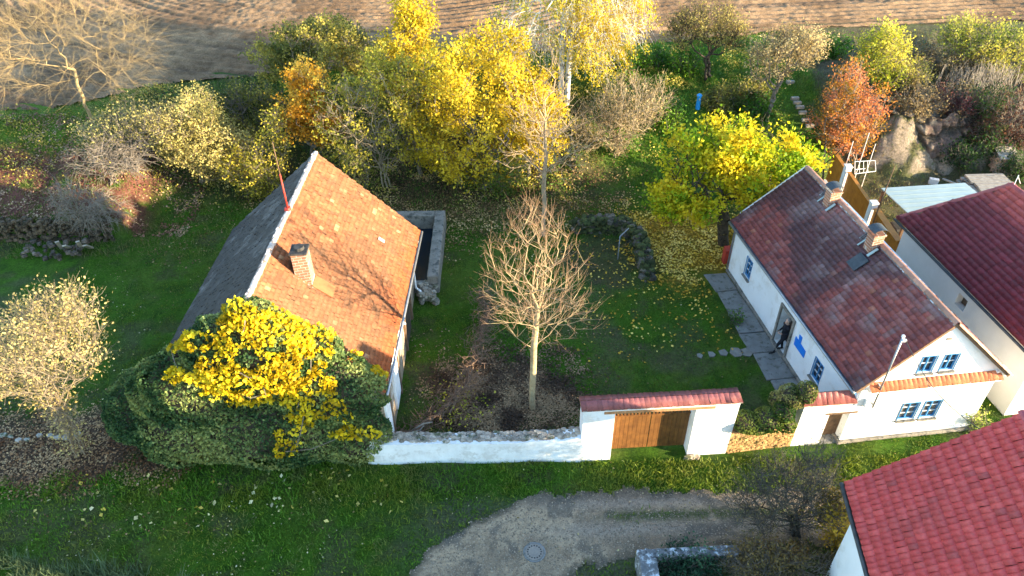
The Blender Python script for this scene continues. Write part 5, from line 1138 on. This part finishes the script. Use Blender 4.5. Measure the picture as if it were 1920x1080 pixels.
n = 56000; area = A([(r[0]*r[1]+r[1]*r[2]+r[0]*r[2]) for c, r in IE]); idx = rng.choice(len(IE), n, p=area/area.sum()); C_ = A([e[0] for e in IE])[idx]; R_ = A([e[1] for e in IE])[idx]
d = rng.normal(size=(n, 3)); d[:, 1] -= .5; d /= np.linalg.norm(d, axis=1)[:, None]; P0 = C_+d*R_; l = fbm(P0[:, 0]*1.6+P0[:, 2], P0[:, 1]*1.6+P0[:, 2]*1.3, 5, 3); P0 = C_+d*R_*(.86+.3*(l-.25)[:, None]+.02)+d*(.04+.12*rng.random((n, 1)))
ins = np.zeros(n, bool)
for i, (c, r) in enumerate(IE): ins |= (np.sum(((P0-c)/(r*.93))**2, 1) < .9) & (idx != i)
P0 = P0[~ins & vine_mask(P0)]; q_, _z = proj(P0); P0 = P0[(rng.random(len(P0)) < np.where(q_[:, 1] > 740, .45, 1)) & (fbm(P0[:, 0]*2.6, P0[:, 2]*2.6, 6, 2) > .30)][:12500]
leaf_obj('leaves', P0, .13, [(.46, .31, .01), (.70, .51, .012), (.82, .64, .03)], LEAF, th, jit=.22, clump=2.2, aspect=.95, up=(0, -.5, .5))
m = MB()
for k in range(14):
    i = rng.integers(0, len(P0)); p = P0[i]; q = P0[np.argsort(np.linalg.norm(P0-p, axis=1))[min(len(P0)-1, 250)]]; m.tube([p, (p+q)/2+A([0, -.08, -.1]), q], [.018, .015, .01], 5)
m.build('stems', BARK, th)
# ivy on the rubble wall
e = lambda px, py, Y, r: (GY(px, py, Y), A(r))
wi, _p = ivy('ivy', 'dense green ivy sitting on the ochre rubble wall beside the gateway', [e(1400, 790, 16.0, (.42, .45, .28)), e(1440, 785, 16.05, (.5, .5, .33)), e(1470, 770, 16.1, (.36, .42, .34)), e(1420, 797, 15.9, (.5, .35, .25)), e(1475, 795, 15.9, (.3, .3, .25))], 3600, [(.03, .08, .015), (.08, .14, .025), (.20, .24, .05)], .075, bumps=.35)
wi, _p = ivy('ivy', 'paler bushy ivy mound rising against the small doorway wall', [e(1482, 745, 16.4, (.42, .45, .40)), e(1512, 735, 16.3, (.32, .35, .34)), e(1458, 750, 16.6, (.3, .35, .3))], 2400, [(.06, .10, .02), (.18, .19, .05), (.40, .36, .13)], .075, bumps=.4)
# old vine along the yard trail: twisted stems, mostly bare
pts = [A([-3.9, 16.5, .15]), A([-3.1, 16.7, .35]), A([-2.4, 17.3, .5]), A([-1.7, 18.3, .6]), A([-1.35, 19.6, .7]), A([-1.2, 21.0, .6]), A([-1.0, 22.2, .5]), A([-1.35, 23.9, .45])]
th = thing('old_grapevine', pts[2], 'twisted half dead brown grapevine lying along the edge of the leaf litter', 'vine')
m = MB()
def wander(a, b_, n, amp): return [a+(b_-a)*t_+A([random.gauss(0, amp), random.gauss(0, amp), abs(random.gauss(0, amp*.6))])*(0 < t_ < 1) for t_ in np.linspace(0, 1, n)]
for i in range(len(pts)-1):
    for k in range(3): m.tube(wander(pts[i], pts[i+1], 6, .10), [.045-.005*i]*6, 6)
m.build('stems', OLDWOOD, th)
P0 = []; P1 = []
for k in range(1500):
    i = random.randrange(len(pts)-1); t_ = random.random(); p = pts[i]*(1-t_)+pts[i+1]*t_+A([random.gauss(0, .22), random.gauss(0, .22), random.gauss(0, .12)]); p[2] = max(p[2], .06); d = A([random.gauss(0, 1), random.gauss(0, 1), random.gauss(.15, .6)]); q = p+unit(d)*random.uniform(.2, .55); q[2] = max(.04, q[2]); P0.append(p); P1.append(q)
P0 = P0[:900]; P1 = P1[:900]
V_, Q_ = tubes(A(P0), A(P1), np.full(900, .011), np.full(900, .006), 3); fast('twigs', V_, Q_, noisy('vine_twig', (.15, .09, .055), (.24, .15, .10), 8), th)
c = rng.normal(size=(260, 3))*A([.5, .6, .15])+A([-2.0, 17.6, .4]); leaf_obj('leaves', c, .10, LIME, LEAF, th)
th = thing('ivy_root', A([-4.1, 16.2, 0]), 'knot of thick twisted grey stems at the corner where barn and low wall meet', 'roots')
m = MB()
for k in range(16): a = A([-4.1+random.gauss(0, .12), 16.1+random.random()*.3, .1]); m.tube(wander(a, a+A([random.uniform(-.2, 1.4), random.uniform(-.1, .35), random.uniform(.1, 1.0)*(k % 2)+.15]), 6, .08), [.05, .045, .04, .035, .03, .02], 6)
m.build('stems', GREY_BARK, th)

# ================================================================== LAWN, LEAF LITTER
def scatter(n, x0, x1, y0, y1):
    return rng.uniform(x0, x1, n), rng.uniform(y0, y1, n)
def in_view(x, y, z):
    q, _z = proj(np.stack([x, y, z], -1)); return (q[:, 0] > -40) & (q[:, 0] < 1960) & (q[:, 1] > -40) & (q[:, 1] < 1120)
def free(x, y):
    k = ~((x > -10.8) & (x < -4.0) & (y > 15.9) & (y < 24.5))
    a = (x-FL[0])*bu[0]+(y-FL[1])*bu[1]; 
    sB = np.linalg.solve(A([[bu[0], bv[0]], [bu[1], bv[1]]]), np.stack([x-FL[0], y-FL[1]])); k &= ~((sB[0] > -1.25) & (sB[0] < WB+.1) & (sB[1] > -.1) & (sB[1] < LB+.1))
    k &= ~((x > 8.7) & (y < 11.5)); k &= ~((y > 15.5) & (y < 16.1) & (x > -4.8) & (x < 10.9)); k &= ~((x > -6.6) & (x < -3.0) & (y > 24.2) & (y < 29.2))
    return k
def blades(name, n, x0, x1, y0, y1, hgt, cfun, dens):
    x, y = scatter(n, x0, x1, y0, y1); z = terr(x, y); k = in_view(x, y, z) & free(x, y) & (rng.random(n) < dens(x, y)); x, y, z = x[k], y[k], z[k]; n = len(x)
    h = hgt*(.5+rng.random(n))*(.6+.8*fbm(x*1.2, y*1.2, 6)); a = rng.random(n)*6.283; wd = .012+.012*rng.random(n); ln = rng.normal(size=(n, 2))*.5
    B = np.stack([x, y, z-.01], -1); s = np.stack([np.cos(a)*wd, np.sin(a)*wd, 0*a], -1); Tt = B+np.stack([ln[:, 0]*h, ln[:, 1]*h, h], -1)
    V = np.stack([B-s, B+s, Tt], 1); c = cfun(x, y)*(.7+.6*rng.random((n, 1)))
    o = fast(name, V.reshape(-1, 3), np.arange(3*n).reshape(n, 3), BLADE, cols=np.repeat(c, 3, 0)); tag(o, kind='stuff'); return o
def gcolr(x, y):
    c = np.tile(A([.085, .19, .016]), (len(x), 1)); c = blend(c, [.15, .19, .02], sst(.4, .65, fbm(x*.7, y*.7, 3))*.8); c = blend(c, [.15, .14, .06], sst(.55, .7, fbm(x*2, y*2, 5))*.5); c = blend(c, [.14, .28, .02], sst(3.5, 6, x)*(1-sst(14.5, 16, x))*sst(33, 34.5, y)*.8)
    return c
def dgr(x, y):
    litter = np.maximum(ell(x, y, -.2, 18.5, 2.4, 1.9, .25), ell(x, y, -15.5, 16.5, 4.2, 1.5, .25)); litter = np.maximum(litter, ell(x, y, 7.9, 28.0, 2.5, 2.9, .3)*.8); litter = np.maximum(litter, ell(x, y, 4.0, 26.4, 1.9, 2.0, .2)*.9)
    litter = np.maximum(litter, (lane_in(x, y) > .08)*1.0); med = np.exp(-((y-13.35-.02*x)/.16)**2)*sst(2.2, 3.4, x)*(1-sst(8, 9, x)); litter = litter*(1-.7*med)
    tr = np.abs(x-(-1.9+.9*np.sin((y-17)*.22))); litter = np.maximum(litter, (1-sst(.12, .4, tr))*.6*(y > 18)*(y < 26))
    return (1-litter)*(.35+.65*sst(.3, .6, fbm(x*1.5, y*1.5, 2)))
g1 = blades('lawn_grass', 210000, -19, 19, 10.3, 27, .055, gcolr, dgr); g1.name = 'lawn_grass'
g2 = blades('verge_grass', 130000, -18, 19, 10.3, 15.6, .12, lambda x, y: blend(gcolr(x, y)*A([1.2, 1.15, 1.0]), [.22, .26, .03], sst(1, 3, x)*sst(13.6, 14.3, y)*.65), lambda x, y: dgr(x, y)*(.25+.75*sst(13.8, 14.6, y)))
g3 = blades('rough_grass', 190000, -30, 36, 27, 45, .13, lambda x, y: blend(gcolr(x, y), [.20, .15, .07], np.clip(sst(16, 17, x)+sst(-12, -16, x)*.6, 0, .8)*(rng.random(len(x)) < .8)), lambda x, y: dgr(x, y)*np.where(x > 16.5, .5, 1)*(y < fieldedge(x)))
g4 = blades('long_grass', 22000, -16, -7.5, 9.8, 12.2, .34, lambda x, y: np.tile(A([.10, .14, .06]), (len(x), 1))*(.7+.8*fbm(x*2, y*2, 1))[:, None], lambda x, y: sst(.42, .6, fbm(x*.9, y*.9, 3))*(1-sst(11.3, 12.2, y+.2*(x+12))))
def litter(name, n, size, pal, dens, x0, x1, y0, y1, lift=.02):
    x, y = scatter(n, x0, x1, y0, y1); z = terr(x, y); k = in_view(x, y, z) & free(x, y) & (rng.random(n) < dens(x, y)); C = np.stack([x[k], y[k], z[k]+lift+.05*rng.random(k.sum())], -1)
    o = leaf_obj(name, C, size, pal, LITTER, None, jit=.35, flat=.35, aspect=.75); tag(o, kind='stuff'); return o
litter('brown_leaf_litter', 60000, .07, [(.05, .028, .015), (.14, .085, .045), (.32, .21, .11)], lambda x, y: ell(x, y, -.2, 18.5, 2.7, 2.1, .35)+.02, -5, 4, 15.9, 22)
litter('red_leaf_litter', 24000, .075, [(.13, .055, .02), (.26, .135, .06), (.42, .27, .13)], lambda x, y: ell(x, y, -15.5, 16.3, 4.8, 1.6, .4)+.015, -20, -9, 13, 19)
litter('yellow_leaf_litter', 26000, .11, [(.42, .24, .02), (.62, .40, .04), (.78, .58, .14)], lambda x, y: ell(x, y, 7.9, 28.0, 2.7, 3.0, .35)+.10*ell(x, y, 7.5, 26, 5, 5, .5), 2, 14, 20, 34)
litter('wood_leaf_litter', 45000, .09, [(.16, .09, .04), (.34, .21, .09), (.52, .36, .16)], lambda x, y: ell(x, y, -3.0, 31.5, 7.5, 3.2, .5)*.9+.05, -16, 8, 26, 38)
litter('scattered_leaves', 6000, .06, [(.22, .16, .05), (.42, .32, .12), (.52, .46, .26)], lambda x, y: .18+.5*sst(-3, -6, x)*sst(.45, .6, fbm(x*.8, y*.8, 4)), -18, 14, 10.5, 30)
litter('large_yellow_leaves', 200, .14, [(.62, .44, .05), (.72, .58, .16), (.7, .62, .34)], lambda x, y: .6*sst(.4, .6, fbm(x, y, 3))+.1, -15, -3.5, 13.2, 15.4)
litter('bank_leaf_litter', 16000, .10, [(.18, .07, .05), (.34, .16, .10), (.46, .30, .18)], lambda x, y: .8*sst(.35, .55, fbm(x*1.2, y*1.2, 2)), -30, -15, 28.5, 35)
x, y = scatter(150000, -30, 17, 30, 44); z = terr(x, y); k = in_view(x, y, z) & (y < fieldedge(x)-.3) & (rng.random(len(x)) < .15+.85*sst(.42, .58, fbm(x*.8, y*.8, 1))) & (rng.random(len(x)) < sst(30, 33, y)) & (x < 14.5) & ((y > 33.5) | (x < 3))
hh_ = .5*sst(.35, .6, fbm(x*.6, y*.6, 7)); C = np.stack([x, y, z+hh_*rng.random(len(x))], -1)[k]
o = leaf_obj('undergrowth', C, .10, [(.06, .12, .015), (.16, .19, .025), (.38, .32, .05), (.52, .40, .08)], LITTER, None, jit=.35); tag(o, kind='stuff')
rx_ = np.linspace(17.8, 25.6, 150); rz_ = np.linspace(-.1, 1, 60); X, Zt = np.meshgrid(rx_, rz_)
top_ = 2.5*sst(17.6, 19.2, X)*(1-.55*sst(22.2, 24.5, X))*(.75+.5*fbm(X*.7, X*0+2, 4)); Zr = Zt*top_
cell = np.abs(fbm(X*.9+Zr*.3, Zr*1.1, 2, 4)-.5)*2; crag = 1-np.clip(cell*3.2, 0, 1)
Yr = 33.75+Zr*.42+.5*(fbm(X*.45, Zr*.4, 6)-.5)+.30*crag**2+.55*(fbm(X*1.8, Zr*1.8, 1, 5)-.5)+.25*np.abs(fbm(X*3.5, Zr*4, 4, 3)-.5)+.25*np.sin(X*1.1)
V = np.stack([X, Yr, Zr], -1).reshape(-1, 3); i = np.arange(X.size).reshape(X.shape); Q = np.stack([i[:-1, :-1], i[:-1, 1:], i[1:, 1:], i[1:, :-1]], -1).reshape(-1, 4)
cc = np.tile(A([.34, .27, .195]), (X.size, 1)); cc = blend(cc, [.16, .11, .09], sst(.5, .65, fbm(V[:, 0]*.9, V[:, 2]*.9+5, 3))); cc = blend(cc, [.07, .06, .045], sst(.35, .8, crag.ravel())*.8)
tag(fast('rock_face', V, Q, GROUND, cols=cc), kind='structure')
# gravel stones
n = 26000; x, y = scatter(n, -4, 12, 10.3, 14.7); k = (lane_in(x, y) > .02) & in_view(x, y, 0*x); x, y = x[k], y[k]; n = len(x); c0 = np.stack([x, y, terr(x, y)+.035], -1)
s = .012+.022*rng.random(n)**3; D = A([[1, 0, 0], [0, 1, 0], [-1, 0, 0], [0, -1, 0], [0, 0, .8]])[None]*s[:, None, None]*(.7+.6*rng.random((n, 5, 1))); V = c0[:, None]+D
Q = A([[0, 1, 4], [1, 2, 4], [2, 3, 4], [3, 0, 4]])[None]+(np.arange(n)*5)[:, None, None]; cc = A([.38, .29, .20])*(.5+.8*rng.random((n, 1))**2)
tag(fast('gravel_stones', V.reshape(-1, 3), Q.reshape(-1, 3), LITTER, cols=np.repeat(cc, 5, 0)), kind='stuff')
print('vegetation done', sum(len(o.data.polygons) for o in bpy.data.objects if o.type == 'MESH'))
